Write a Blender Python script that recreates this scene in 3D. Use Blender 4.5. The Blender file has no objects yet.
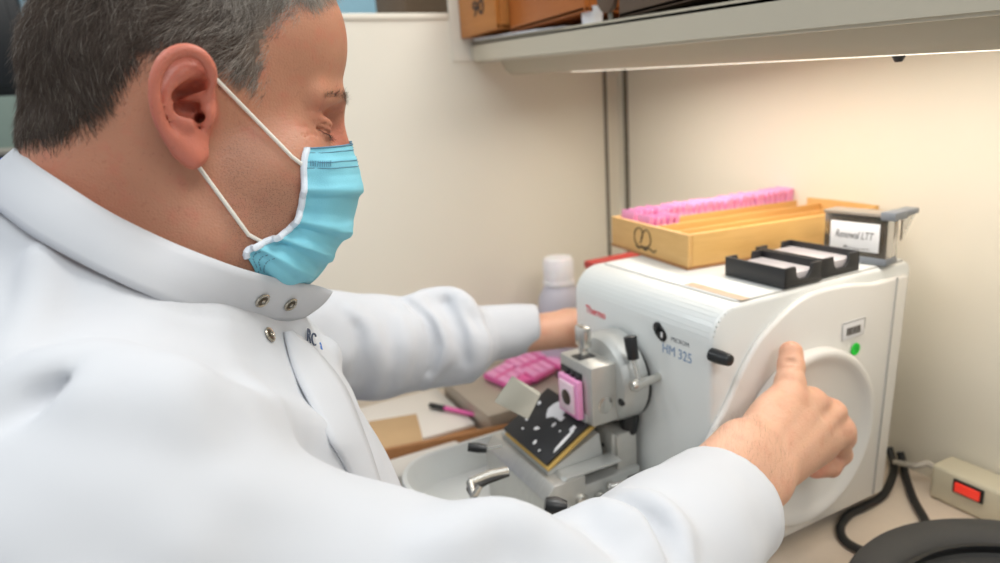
import bpy, bmesh, math, random
import numpy as np
from mathutils import Vector, Matrix
from mathutils import noise as mnoise

random.seed(7); np.random.seed(7)
SC = bpy.context.scene
COL = SC.collection

# ------------------------------------------------------------------ camera
F = 667.0                       # focal length in pixels of the 1000 px wide frame (24 mm)
YAW, PITCH, ROLL = 26.0, 14.4, 4.1
CAM = np.array([0.0, 0.0, 1.25])
def _axes():
    y, p, r = np.radians([YAW, PITCH, ROLL])
    f = np.array([np.sin(y)*np.cos(p), np.cos(y)*np.cos(p), -np.sin(p)])
    ri = np.array([np.cos(y), -np.sin(y), 0.0])
    up = np.cross(ri, f)
    return ri*np.cos(r)-up*np.sin(r), ri*np.sin(r)+up*np.cos(r), f
AR, AU, AF = _axes()
cd = bpy.data.cameras.new('camera'); cam = bpy.data.objects.new('camera', cd); COL.objects.link(cam)
cd.sensor_width = 36.0; cd.lens = 36.0*F/1000.0; cd.clip_start = 0.02; cd.clip_end = 60
cam.matrix_world = Matrix(((AR[0], AU[0], -AF[0], CAM[0]), (AR[1], AU[1], -AF[1], CAM[1]), (AR[2], AU[2], -AF[2], CAM[2]), (0, 0, 0, 1)))
cd.dof.use_dof = True; cd.dof.focus_distance = 0.455; cd.dof.aperture_fstop = 5.0
SC.camera = cam

# ------------------------------------------------------------------ world, lights, exposure
SC.view_settings.view_transform = 'Standard'; SC.view_settings.look = 'None'
SC.view_settings.gamma = 1.0; SC.view_settings.use_curve_mapping = False
SC.view_settings.exposure = 0.52
W = bpy.data.worlds.new('world'); SC.world = W; W.use_nodes = True
W.node_tree.nodes['Background'].inputs[0].default_value = (0.90, 0.97, 1.0, 1)
W.node_tree.nodes['Background'].inputs[1].default_value = 0.27
def area(name, loc, target, sx, sy, power, color):
    l = bpy.data.lights.new(name, 'AREA'); l.shape = 'RECTANGLE'; l.size = sx; l.size_y = sy
    l.energy = power; l.color = color
    o = bpy.data.objects.new(name, l); COL.objects.link(o); o.location = loc
    o.rotation_euler = (Vector(target)-Vector(loc)).to_track_quat('-Z', 'Y').to_euler()
    return o
area('ceiling_panel_light', (0.95, 0.35, 2.60), (0.75, 0.45, 0), 1.2, 0.6, 19, (1.0, 0.985, 0.95))
area('ceiling_panel_light', (-0.9, 0.5, 2.60), (-0.6, 0.6, 0), 1.2, 0.6, 10, (0.95, 0.99, 1.0))
area('ceiling_panel_light', (0.2, -1.5, 2.60), (0.2, -0.6, 0), 1.2, 0.6, 14, (1.0, 0.985, 0.95))
area('ceiling_panel_light', (-1.6, 2.1, 2.60), (-1.6, 2.1, 0), 1.2, 0.6, 10, (0.95, 0.99, 1.0))
tl = area('under_shelf_tube_light', (0.63, 0.45, 1.285), (0.63, 0.45, 0.8), 0.05, 0.95, 1.6, (1.0, 0.92, 0.82)); tl.rotation_euler = (math.radians(-3), math.radians(-3), 0)

# ------------------------------------------------------------------ pixel -> place helpers (camera rays meeting real planes)
def ray(px, py): return AF + AR*(px-500)/F - AU*(py-281.5)/F
def onz(px, py, z): d = ray(px, py); return CAM+d*((z-CAM[2])/d[2])
def onx(px, py, x): d = ray(px, py); return CAM+d*(x/d[0])
def ony(px, py, y): d = ray(px, py); return CAM+d*(y/d[1])
def P(px, py, dep): return CAM+ray(px, py)*dep

# ------------------------------------------------------------------ objects
ORG = {}
def thing(name, label, cat, loc=(0, 0, 0), group=None):
    o = bpy.data.objects.new(name, None); COL.objects.link(o)
    o.location = loc; o.empty_display_size = 0.03
    o['label'] = label; o['category'] = cat
    if group: o['group'] = group
    ORG[o.name] = Vector(loc)
    return o
def tag(o, label, cat, group=None):
    o['label'] = label; o['category'] = cat
    if group: o['group'] = group
    return o
def link_mesh(name, me, mats, parent=None, label=None, smooth=None):
    for m in (mats if isinstance(mats, (list, tuple)) else [mats]): me.materials.append(m)
    if parent is not None:
        me.transform(Matrix.Translation(-ORG[parent.name]))
        o = bpy.data.objects.new(name, me); COL.objects.link(o); o.parent = parent
        ORG[o.name] = ORG[parent.name]
    else:
        # origin at the middle of the base
        if len(me.vertices):
            co = np.empty(len(me.vertices)*3, 'f'); me.vertices.foreach_get('co', co); co = co.reshape(-1, 3)
            c = Vector(((co[:, 0].min()+co[:, 0].max())/2, (co[:, 1].min()+co[:, 1].max())/2, co[:, 2].min()))
        else: c = Vector((0, 0, 0))
        me.transform(Matrix.Translation(-c))
        o = bpy.data.objects.new(name, me); COL.objects.link(o); o.location = c
        ORG[o.name] = c
    if label: o['label'] = label
    return o
def rot(rx=0, ry=0, rz=0):
    return Matrix.Rotation(math.radians(rz), 3, 'Z') @ Matrix.Rotation(math.radians(ry), 3, 'Y') @ Matrix.Rotation(math.radians(rx), 3, 'X')
class MB:
    def __init__(s, T=None): s.bm = bmesh.new(); s.T = T; s.mi = 0
    def _merge(s, b, R=None, c=None, smooth=True):
        if R is not None: b.transform(R.to_4x4())
        if c is not None: bmesh.ops.translate(b, verts=b.verts, vec=Vector(c))
        if s.T is not None: b.transform(s.T)
        for f in b.faces: f.smooth = smooth; f.material_index = s.mi
        me = bpy.data.meshes.new('tmp'); b.to_mesh(me); b.free(); s.bm.from_mesh(me); bpy.data.meshes.remove(me)
        return s
    def box(s, c, size, R=None, bev=0.0, seg=2):
        b = bmesh.new(); bmesh.ops.create_cube(b, size=1)
        for v in b.verts: v.co = Vector((v.co.x*size[0], v.co.y*size[1], v.co.z*size[2]))
        if bev > 0: bmesh.ops.bevel(b, geom=b.edges[:], offset=bev, segments=seg, affect='EDGES', profile=0.5)
        return s._merge(b, R, c)
    def bb(s, x0, x1, y0, y1, z0, z1, bev=0.0, seg=2):
        return s.box(((x0+x1)/2, (y0+y1)/2, (z0+z1)/2), (x1-x0, y1-y0, z1-z0), None, bev, seg)
    def cyl(s, p0, p1, r0, r1=None, n=28, bev=0.0, seg=2):
        p0, p1 = Vector(p0), Vector(p1); r1 = r0 if r1 is None else r1
        b = bmesh.new(); d = p1-p0
        bmesh.ops.create_cone(b, cap_ends=True, segments=n, radius1=r0, radius2=r1, depth=d.length)
        if bev > 0:
            es = [e for e in b.edges if abs(e.verts[0].co.z-e.verts[1].co.z) < 1e-7]
            bmesh.ops.bevel(b, geom=es, offset=bev, segments=seg, affect='EDGES', profile=0.5)
        return s._merge(b, d.to_track_quat('Z', 'Y').to_matrix(), (p0+p1)/2)
    def tube(s, pts, r, n=10, cap=True):
        pts = [Vector(p) for p in pts]; b = bmesh.new(); rings = []
        rs = r if isinstance(r, (list, tuple)) else [r]*len(pts)
        t0 = (pts[1]-pts[0]).normalized(); up = t0.orthogonal().normalized()
        for i, p in enumerate(pts):
            t = (pts[min(i+1, len(pts)-1)]-pts[max(i-1, 0)]).normalized()
            up = (up-t*up.dot(t)).normalized(); sd = t.cross(up)
            rings.append([b.verts.new(p+(up*math.cos(2*math.pi*k/n)+sd*math.sin(2*math.pi*k/n))*rs[i]) for k in range(n)])
        for a, c in zip(rings, rings[1:]):
            for k in range(n): b.faces.new((a[k], a[(k+1) % n], c[(k+1) % n], c[k]))
        if cap: b.faces.new(rings[0][::-1]); b.faces.new(rings[-1])
        bmesh.ops.recalc_face_normals(b, faces=b.faces)
        return s._merge(b)
    def prism(s, poly, ext, bev=0.0, seg=2):
        b = bmesh.new(); e = Vector(ext)
        f = b.faces.new([b.verts.new(Vector(p)) for p in poly])
        r = bmesh.ops.extrude_face_region(b, geom=[f])
        bmesh.ops.translate(b, verts=[v for v in r['geom'] if isinstance(v, bmesh.types.BMVert)], vec=e)
        bmesh.ops.recalc_face_normals(b, faces=b.faces)
        if bev > 0: bmesh.ops.bevel(b, geom=b.edges[:], offset=bev, segments=seg, affect='EDGES', profile=0.5)
        return s._merge(b)
    def lathe(s, prof, c, axis=(0, 0, 1), n=40):
        b = bmesh.new(); rings = []
        for (r, z) in prof:
            if r < 1e-6: rings.append([b.verts.new((0, 0, z))])
            else: rings.append([b.verts.new((r*math.cos(2*math.pi*k/n), r*math.sin(2*math.pi*k/n), z)) for k in range(n)])
        for a, d in zip(rings, rings[1:]):
            for k in range(n):
                k2 = (k+1) % n
                if len(a) == 1 and len(d) == 1: continue
                if len(a) == 1: b.faces.new((a[0], d[k2], d[k]))
                elif len(d) == 1: b.faces.new((a[k], a[k2], d[0]))
                else: b.faces.new((a[k], a[k2], d[k2], d[k]))
        bmesh.ops.recalc_face_normals(b, faces=b.faces)
        return s._merge(b, Vector(axis).to_track_quat('Z', 'Y').to_matrix(), c)
    def build(s, name, mats, parent=None, label=None, sharp=35):
        me = bpy.data.meshes.new(name); s.bm.to_mesh(me); s.bm.free()
        o = link_mesh(name, me, mats, parent, label)
        sharpen(me, sharp)
        return o
def sharpen(me, deg=35):
    b = bmesh.new(); b.from_mesh(me); lim = math.radians(deg)
    for e in b.edges:
        if len(e.link_faces) == 2 and e.calc_face_angle(0) > lim: e.smooth = False
    b.to_mesh(me); b.free()
def rrect(x0, x1, y0, y1, r, z, n=8):
    out = []
    for cx, cy, a0 in ((x1-r, y1-r, 0), (x0+r, y1-r, 90), (x0+r, y0+r, 180), (x1-r, y0+r, 270)):
        for k in range(n+1):
            a = math.radians(a0+90*k/n); out.append((cx+r*math.cos(a), cy+r*math.sin(a), z))
    return out
def smooth_path(pts, sub=8):
    pts = [np.array(p, float) for p in pts]; out = []
    for i in range(len(pts)-1):
        p0 = pts[max(i-1, 0)]; p1 = pts[i]; p2 = pts[i+1]; p3 = pts[min(i+2, len(pts)-1)]
        for k in range(sub):
            t = k/sub
            out.append(0.5*((2*p1)+(-p0+p2)*t+(2*p0-5*p1+4*p2-p3)*t*t+(-p0+3*p1-3*p2+p3)*t**3))
    out.append(pts[-1]); return out

# ------------------------------------------------------------------ materials
def mat(name, col, rough=0.5, metal=0.0, var=0.04, scale=20.0, bump=0.0, bscale=200.0, spec=0.5, sss=0.0, sssr=(1, .3, .15), trans=0.0, alpha=1.0, coat=0.0, emit=None, estr=0.0, stretch=None, sheen=0.0):
    m = bpy.data.materials.new(name); m.use_nodes = True; nt = m.node_tree; N = nt.nodes; L = nt.links
    b = N['Principled BSDF']; b.inputs['Roughness'].default_value = rough; b.inputs['Metallic'].default_value = metal
    b.inputs['Specular IOR Level'].default_value = spec; b.inputs['Coat Weight'].default_value = coat
    b.inputs['Transmission Weight'].default_value = trans; b.inputs['Alpha'].default_value = alpha
    b.inputs['Sheen Weight'].default_value = sheen
    if sss > 0:
        b.inputs['Subsurface Weight'].default_value = sss; b.inputs['Subsurface Radius'].default_value = sssr
        b.inputs['Subsurface Scale'].default_value = 0.006
    tc = N.new('ShaderNodeTexCoord'); mp = N.new('ShaderNodeMapping'); L.new(tc.outputs['Object'], mp.inputs[0])
    if stretch: mp.inputs['Scale'].default_value = stretch
    nz = N.new('ShaderNodeTexNoise'); nz.inputs['Scale'].default_value = scale; nz.inputs['Detail'].default_value = 6
    L.new(mp.outputs[0], nz.inputs['Vector'])
    mx = N.new('ShaderNodeMix'); mx.data_type = 'RGBA'; L.new(nz.outputs['Fac'], mx.inputs['Factor'])
    c = np.array(col[:3]); lo = np.clip(c*(1-var*2), 0, 1); hi = np.clip(c*(1+var*2), 0, 1)
    mx.inputs[6].default_value = (*lo, 1); mx.inputs[7].default_value = (*hi, 1)
    L.new(mx.outputs[2], b.inputs['Base Color'])
    if bump > 0:
        n2 = N.new('ShaderNodeTexNoise'); n2.inputs['Scale'].default_value = bscale; n2.inputs['Detail'].default_value = 4
        L.new(mp.outputs[0], n2.inputs['Vector'])
        bp = N.new('ShaderNodeBump'); bp.inputs['Strength'].default_value = bump; bp.inputs['Distance'].default_value = 0.001
        L.new(n2.outputs['Fac'], bp.inputs['Height']); L.new(bp.outputs[0], b.inputs['Normal'])
    if emit: b.inputs['Emission Color'].default_value = (*emit, 1); b.inputs['Emission Strength'].default_value = estr
    return m
def wood(name, c1, c2, scale=(1, 14, 14), rough=0.45):
    m = mat(name, c1, rough); nt = m.node_tree; N = nt.nodes; L = nt.links; b = N['Principled BSDF']
    mx = [n for n in N if n.bl_idname == 'ShaderNodeMix'][0]; mp = [n for n in N if n.bl_idname == 'ShaderNodeMapping'][0]
    mp.inputs['Scale'].default_value = scale
    nz = [n for n in N if n.bl_idname == 'ShaderNodeTexNoise'][0]; nz.inputs['Scale'].default_value = 9; nz.inputs['Distortion'].default_value = 0.6
    mx.inputs[6].default_value = (*c1, 1); mx.inputs[7].default_value = (*c2, 1)
    bp = N.new('ShaderNodeBump'); bp.inputs['Strength'].default_value = 0.15; bp.inputs['Distance'].default_value = 0.0006
    L.new(nz.outputs['Fac'], bp.inputs['Height']); L.new(bp.outputs[0], b.inputs['Normal'])
    return m
def srgb(r, g, b):
    return tuple((c/255/12.92 if c/255 <= 0.04045 else ((c/255+0.055)/1.055)**2.4) for c in (r, g, b))
M = {}
M['panel'] = mat('cream_laminate', srgb(233, 227, 212), 0.5, var=0.015, scale=3, bump=0.03, bscale=300)
M['rail'] = mat('grey_aluminium_rail', srgb(150, 146, 134), 0.45, 0.4, var=0.03)
M['darkrail'] = mat('dark_grey_joint', srgb(112, 106, 94), 0.6, 0.0)
M['shelf'] = mat('grey_beige_enamel', srgb(198, 189, 170), 0.4, var=0.02, scale=8)
M['shelfin'] = mat('light_housing_enamel', srgb(186, 177, 156), 0.45, var=0.02, scale=8)
M['counter'] = mat('beige_laminate_counter', srgb(232, 217, 200), 0.4, var=0.02, scale=60, bump=0.02)
M['white'] = mat('white_painted_casing', srgb(226, 229, 228), 0.32, var=0.008, scale=10, coat=0.15, bump=0.015, bscale=700)
M['whitewarm'] = mat('white_casing_warm_lit', srgb(232, 230, 226), 0.35, var=0.008, scale=10, coat=0.1)  # same casing white, with the side face's warm light put into the colour
M['seam'] = mat('grey_seam', srgb(176, 176, 174), 0.5)
M['black'] = mat('black_plastic', srgb(28, 29, 31), 0.35, var=0.1, bump=0.05)
M['blackm'] = mat('matt_black_plastic', srgb(40, 40, 42), 0.45, var=0.1, bump=0.08, bscale=500)
M['steel'] = mat('machined_steel', srgb(200, 199, 194), 0.40, 0.60, var=0.06, scale=60, bump=0.03, stretch=(1, 6, 1))
M['steeld'] = mat('satin_aluminium', srgb(196, 198, 196), 0.42, 0.5, var=0.05, scale=40, bump=0.04)
M['chrome'] = mat('polished_steel', srgb(206, 204, 198), 0.26, 0.85, var=0.03)
M['brass'] = mat('brass_strip', srgb(205, 170, 95), 0.4, 0.4, var=0.08)
M['pink'] = mat('pink_plastic', srgb(240, 160, 206), 0.4, var=0.05, sss=0.25, sssr=(1, .5, .6))
M['pinkd'] = mat('deep_pink_plastic', srgb(226, 100, 166), 0.42, var=0.06)
M['wax'] = mat('pale_wax', srgb(244, 214, 226), 0.45, var=0.04, sss=0.3, sssr=(1, .7, .8))
M['honey'] = wood('honey_coloured_wood', srgb(214, 164, 92), srgb(232, 188, 118), (1, 16, 16))
M['honeyx'] = wood('honey_coloured_wood_end', srgb(206, 158, 92), srgb(226, 184, 120), (14, 1, 14))
M['boxwood'] = wood('orange_brown_wood', srgb(176, 108, 46), srgb(198, 130, 62), (12, 1, 12), 0.4)
M['boxwood2'] = wood('red_brown_wood', srgb(170, 94, 40), srgb(190, 112, 54), (12, 1, 12), 0.4)
M['darkwood'] = wood('dark_brown_wood', srgb(84, 66, 52), srgb(104, 82, 66), (12, 1, 12), 0.5)
M['ink'] = mat('black_ink', srgb(40, 32, 26), 0.6)
M['paper'] = mat('white_paper', srgb(236, 236, 238), 0.7, var=0.02)
M['glass_slide'] = mat('grey_glass_slides', srgb(196, 192, 196), 0.25, var=0.05, scale=60, stretch=(1, 12, 1))
M['smoke'] = mat('smoky_acrylic', srgb(112, 102, 88), 0.15, trans=0.6, var=0.02)
M['smokedark'] = mat('dark_box_lining', srgb(66, 52, 42), 0.35, var=0.12, scale=20)
M['greyplastic'] = mat('grey_plastic', srgb(122, 128, 136), 0.4)
M['bottle'] = mat('milky_white_plastic', srgb(236, 234, 238), 0.35, var=0.01, sss=0.1)
M['bottlegrey'] = mat('pale_grey_label', srgb(196, 194, 206), 0.5, var=0.03)
M['red'] = mat('red_plastic', srgb(186, 58, 52), 0.4)
M['green'] = mat('bright_green_sticker', srgb(18, 216, 60), 0.5, var=0.02)
M['greend'] = mat('darker_green_print', srgb(10, 168, 46), 0.5, var=0.02)
M['redtext'] = mat('red_print', srgb(224, 84, 92), 0.5)
M['bluetext'] = mat('blue_print', srgb(120, 148, 184), 0.5)
M['greytext'] = mat('grey_print', srgb(120, 124, 130), 0.5)
M['barc'] = mat('grey_barcode_print', srgb(96, 90, 84), 0.6)
M['tape'] = mat('yellowed_tape', srgb(206, 182, 158), 0.35, var=0.1, scale=60)
M['strip'] = mat('ivory_plastic', srgb(214, 206, 182), 0.45)
M['redsw'] = mat('red_rocker_switch', srgb(226, 60, 50), 0.3, emit=srgb(255, 60, 40), estr=0.25)
M['rubber'] = mat('dark_grey_rubber', srgb(62, 62, 62), 0.55, var=0.15, scale=12, bump=0.2, bscale=60)
M['cord'] = mat('black_cord', srgb(34, 35, 36), 0.5)
M['wirew'] = mat('pale_grey_cord', srgb(196, 190, 180), 0.5)
M['card'] = mat('brown_card', srgb(190, 158, 118), 0.8, var=0.04)
M['woodedge'] = wood('brown_board', srgb(158, 108, 66), srgb(176, 126, 80), (12, 1, 12), 0.5)
M['grey_tray'] = mat('brushed_grey_metal', srgb(178, 168, 156), 0.35, 0.5, var=0.05)
M['clutterwhite'] = mat('off_white_plastic', srgb(222, 216, 208), 0.45, var=0.02)
M['bluefar'] = mat('blue_painted_board', srgb(150, 192, 208), 0.6)
M['brownfar'] = mat('brown_card_box', srgb(120, 96, 74), 0.8)
M['darkfar'] = mat('black_screen_casing', srgb(14, 16, 20), 0.4)
M['greenfar'] = mat('grey_green_cabinet', srgb(112, 128, 118), 0.5)
M['bluechair'] = mat('blue_chair_fabric', srgb(24, 50, 180), 0.8)
M['floor'] = mat('grey_vinyl_floor', srgb(170, 168, 160), 0.5, var=0.04, scale=4)
M['wallfar'] = mat('far_room_wall', srgb(150, 176, 190), 0.8)
M['tube'] = mat('lit_tube_diffuser', (1, .93, .82), 0.5, emit=(1.0, .90, .76), estr=1.3)

def text(txt, size, origin, xdir, ydir, m, name='lettering', parent=None, depth=0.0004, label=None, shear=0.0, squash=1.0, bold=0.0):
    cu = bpy.data.curves.new(name, 'FONT'); cu.body = txt; cu.size = size; cu.extrude = depth; cu.shear = shear; cu.offset = bold
    cu.resolution_u = 3
    ob = bpy.data.objects.new('tmp', cu); COL.objects.link(ob)
    dg = bpy.context.evaluated_depsgraph_get(); dg.update()
    me = bpy.data.meshes.new_from_object(ob.evaluated_get(dg)); bpy.data.objects.remove(ob)
    x = Vector(xdir).normalized(); y = Vector(ydir).normalized(); z = x.cross(y); o = Vector(origin)
    T = Matrix(((x.x*squash, y.x, z.x, o.x), (x.y*squash, y.y, z.y, o.y), (x.z*squash, y.z, z.z, o.z), (0, 0, 0, 1)))
    me.transform(T); me.name = name
    return link_mesh(name, me, m, parent, label)
def structure(o): o['kind'] = 'structure'; return o
# ================================================================== THE ROOM
YB = 1.102; XW = 0.822; ZT = 0.75; TOP = 1.054
b = MB(); b.bb(-2.6, XW+.4, -2.6, 3.4, -0.04, 0.0); structure(b.build('floor', M['floor']))
b = MB(); b.bb(0.02, XW+.03, YB, YB+0.03, 0.0, 1.405); b.bb(0.02, 0.476, YB-0.003, YB+0.033, 1.403, 1.413, .002)
structure(b.build('wall_back', M['panel']))
b = MB(); b.bb(XW, XW+0.03, -0.9, YB, 0.0, 1.95); structure(b.build('wall_right', M['panel']))
b = MB(); b.bb(0.4765, XW, YB-0.0038, YB-0.0003, 1.335, 1.95, .001); structure(b.build('wall_upper_panel', M['panel']))
# two dark vertical joints with a slim post between them in the corner
c1 = onx(611, 140, XW-.002); 
b = MB(); b.bb(0.788, 0.793, YB-0.004, YB, ZT, 1.335); structure(b.build('trim_1', M['darkrail']))
y2 = onx(627, 140, XW)[1]
b = MB(); b.bb(XW-0.004, XW, y2-0.0045, y2+0.0045, ZT, 1.335); structure(b.build('trim_2', M['darkrail']))
b = MB(); b.bb(-2.6, XW+.4, 3.4, 3.44, 0, 2.7); structure(b.build('wall_far', M['wallfar']))
# countertop
b = MB(); b.bb(0.19, XW-0.001, -0.6, YB-0.001, ZT-0.03, ZT, .003)
tag(b.build('countertop', M['counter']), 'beige laminate countertop along the cream partition walls', 'countertop')

# ================================================================== SHELF, ITS LIGHT AND WHAT STANDS ON IT
SX = 0.512
def sz(y): return 1.331+(y-0.5)*0.052      # the shelf sags a little along its length
sh = thing('wall_shelf', 'grey beige enamel shelf with a deep front lip on the partition', 'shelf', (0.66, 0.5, 1.30))
def slab(x0, x1, y0, y1, a, c, bev=.002):
    bm_ = MB(); T = [(x0, y0, sz(y0)+a), (x1, y0, sz(y0)+a), (x1, y0, sz(y0)+c), (x0, y0, sz(y0)+c)]
    b = bmesh.new(); v = [b.verts.new(p) for p in T]+[b.verts.new((p[0], y1, p[2]+sz(y1)-sz(y0))) for p in T]
    for q in ((0, 1, 2, 3), (7, 6, 5, 4), (0, 4, 5, 1), (1, 5, 6, 2), (2, 6, 7, 3), (3, 7, 4, 0)): b.faces.new([v[i] for i in q])
    bmesh.ops.recalc_face_normals(b, faces=b.faces)
    bmesh.ops.bevel(b, geom=b.edges[:], offset=bev, segments=2, affect='EDGES')
    bm_._merge(b); return bm_
YE = 1.0965
slab(SX, XW-.001, -0.5, YE, -0.004, 0.004).build('shelf_board', M['shelf'], sh)
slab(SX, SX+0.014, -0.5, YE, -0.031, 0.004, .003).build('front_lip', M['shelf'], sh)
lt = thing('under_shelf_light', 'long enamel light fitting glowing along its lower edge under the shelf', 'light fixture', (0.62, 0.5, 1.27))
LX0, LX1 = 0.548, 0.66
hb = MB()
prof = [(LX0-.018, -0.008), (LX0, -0.044), (LX0+.012, -0.053), (LX0+.014, -.0505), (LX0+.002, -.042), (LX0-.012, -.0125), (LX1+.03, -.0125), (LX1+.03, -0.008)]
b = bmesh.new(); ya, yb_ = -0.4, 1.045
r0 = [b.verts.new((x, ya, sz(ya)+z)) for x, z in prof]; r1 = [b.verts.new((x, yb_, sz(yb_)+z)) for x, z in prof]
for k in range(len(prof)): b.faces.new((r0[k], r0[(k+1) % len(prof)], r1[(k+1) % len(prof)], r1[k]))
b.faces.new(r0[::-1]); b.faces.new(r1); bmesh.ops.recalc_face_normals(b, faces=b.faces); hb._merge(b)
hb.build('housing', M['shelfin'], lt)
d = MB()
b = bmesh.new(); prof = [(LX0+.012, -.0535), (LX0+.05, -.0535), (LX0+.05, -.045), (LX0+.012, -.045)]
ya, yb_ = -0.35, 0.86
r0 = [b.verts.new((x, ya, sz(ya)+z)) for x, z in prof]; r1 = [b.verts.new((x, yb_, sz(yb_)+z)) for x, z in prof]
for k in range(4): b.faces.new((r0[k], r0[(k+1) % 4], r1[(k+1) % 4], r1[k]))
b.faces.new(r0[::-1]); b.faces.new(r1); bmesh.ops.recalc_face_normals(b, faces=b.faces); d._merge(b)
d.build('diffuser', M['tube'], lt, 'glowing diffuser strip')
q = onx(906, 54, LX0+.03)
b = MB(); b.box((q[0], q[1], q[2]+.003), (.012, .044, .003), rot(), .001); b.cyl((q[0], q[1]+.006, q[2]+.003), (q[0], q[1]+.006, q[2]-.006), .0075, .003, bev=.001)
b.build('switch', M['black'], lt, 'small black switch hanging under the fitting')

def crate(name, label, x0, x1, y0, y1, z0, h, m, wall=.008, num=None, cat='box', lid=False):
    t = thing(name, label, cat, ((x0+x1)/2, (y0+y1)/2, z0))
    b = MB(); b.bb(x0, x1, y0, y1, z0+.0005, z0+.006, .0008); b.build('bottom', m, t)
    b = MB(); b.bb(x0, x0+wall, y0, y1, z0+.0005, z0+h, .0012); fp = b.build('front_panel', m, t)
    b = MB(); b.bb(x1-wall, x1, y0, y1, z0+.0005, z0+h, .0012); b.build('back_panel', m, t)
    b = MB(); b.bb(x0+wall, x1-wall, y0, y0+wall, z0+.0005, z0+h, .0012); b.build('side_panel', m, t)
    b = MB(); b.bb(x0+wall, x1-wall, y1-wall, y1, z0+.0005, z0+h, .0012); b.build('side_panel', m, t)
    return t
yA = onx(453, 30, SX+.012)[1]; yA2 = onx(514, 28, SX+.012)[1]; yA3 = onx(590, 20, SX+.012)[1]
bx1 = crate('wooden_slide_box', 'orange brown wooden box marked 90 at the end of the shelf', SX-.018, XW-.02, yA2+.002, YE, sz(YE)+.0085, .14, M['boxwood'])
text('90', .032, (SX-.0183, onx(473, 17, SX-.018)[1], onx(473, 17, SX-.018)[2]), (0, -1, 0), (0, 0, 1), M['ink'], 'number', bx1, label='black handwritten 90', bold=.0005, squash=1.35)
bx2 = crate('wooden_slide_box', 'reddish brown wooden box beside the box marked 90 on the shelf', SX+.004, XW-.02, yA3, yA2-.002, sz(yA2)+.0085, .14, M['boxwood2'])
# paper lying under the boxes and over the lip
def sheet(name, pts, m, label, cat='paper', lift=.0012):
    b = MB(); b.prism([(x, y, sz(y)+.004+lift) for x, y in pts], (0, 0, .0008)); return tag(b.build(name, m), label, cat)
def ly(px): return onx(px, 25, SX)[1]
b = MB()
for k in range(3):
    ya_, yb2 = YE-.004-.006*k, ly(560-14*k)
    q_ = [(SX-.006-.002*k, ya_-.016), (XW-.04, ya_-.01), (XW-.04, yb2), (SX-.002+.002*k, yb2-.01)]
    z_ = [sz(y)+.0046+.0010*k for x, y in q_]
    b.prism([(x, y, z) for (x, y), z in zip(q_, z_)], (0, 0, .0006))
tag(b.build('paper_stack', M['paper']), 'loose white papers hanging over the shelf lip under the wooden boxes', 'paper')
yc = ly(590)-.02; q = onx(588, 12, SX+.03)
b = MB(); b.lathe([(0, 0), (.013, 0), (.0145, .022), (.015, .024), (.0135, .024), (.012, .003), (0, .003)], (SX+.024, onx(592, 12, SX+.024)[1], sz(yc)+.0042))
tag(b.build('plastic_cup', M['bottle']), 'small white plastic cup on the shelf left of the dark brown box', 'cup')
q = onx(606, 3, SX+.006)
t = thing('magnifier_lens', 'round brown grey disc leaning above the white cup on the shelf', 'disc', (SX+.006, q[1], sz(q[1])+.004))
b = MB(); b.cyl((SX+.004, q[1], q[2]+.006), (SX+.012, q[1], q[2]+.007), .018, bev=.002); b.build('disc', M['darkwood'], t)
b = MB(); b.cyl((SX+.013, q[1], sz(q[1])+.0042), (SX+.011, q[1], q[2]+.004), .003); b.build('stem', M['rail'], t)
y0_, y1_ = onx(770, -10, SX+.012)[1], onx(623, 12, SX+.012)[1]
t = crate('dark_wooden_tray', 'dark brown wooden box right of the white cup on the shelf', SX+.006, XW-.04, 0.30, y1_, sz(y1_)+.0042, .10, M['darkwood'])

# ================================================================== BEYOND THE PARTITION (far side of the room)
def farbox(name, pxa, pya, pxb, pyb, Y, dep, m, label, cat, bev=.01):
    a = ony(pxa, pya, Y); c = ony(pxb, pyb, Y)
    b = MB(); b.bb(min(a[0], c[0]), max(a[0], c[0]), Y, Y+dep, min(a[2], c[2]), max(a[2], c[2]), bev)
    return tag(b.build(name, m), label, cat)
b = MB(); b.bb(0.10, 0.78, 1.9, 1.94, 0.001, 2.1, .005); b.bb(.12, .76, 1.885, 1.9, 1.0, 2.05, .004)
tag(b.build('blue_board', M['bluefar']), 'blue painted board standing beyond the partition', 'board')
a = ony(406, 14, 1.35); c = ony(450, -8, 1.35)
b = MB(); b.bb(a[0], c[0], 1.35, 1.55, 0.001, c[2]+.05, .01); b.bb(a[0]-.01, c[0]+.01, 1.34, 1.56, c[2]+.05, c[2]+.09, .006)
tag(b.build('cardboard_box', M['brownfar']), 'brown box stack showing above the partition beside the shelf end', 'box')
# left edge of the frame, behind the head
a = ony(-90, -60, 1.7); c = ony(40, 96, 1.7)
CTM = ony(8, 99, 1.6)[2]
t = thing('computer_monitor', 'black computer monitor behind the man at the left edge', 'monitor', ((a[0]+c[0])/2, 1.75, 1.05))
b = MB(); b.bb(a[0], c[0], 1.7, 1.74, c[2], a[2], .01); b.build('casing', M['darkfar'], t)
b = MB(); b.bb(a[0]+.02, c[0]-.02, 1.697, 1.70, c[2]+.02, a[2]-.02, .001); b.build('screen', M['darkfar'], t)
b = MB(); b.bb((a[0]+c[0])/2-.03, (a[0]+c[0])/2+.03, 1.74, 1.77, CTM+.002, c[2]+.05, .005); b.bb((a[0]+c[0])/2-.12, (a[0]+c[0])/2+.12, 1.68, 1.84, CTM+.001, CTM+.012, .004); b.build('stand', M['darkfar'], t)
CT = ony(8, 99, 1.6)[2]; q_ = ony(14, 158, 1.5)
b = MB(); b.bb(a[0]-.1, q_[0], 1.48, 1.51, 0.001, q_[2], .008); b.bb(a[0]-.1, q_[0], 1.42, 1.57, 0.0005, .03, .004)
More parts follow.
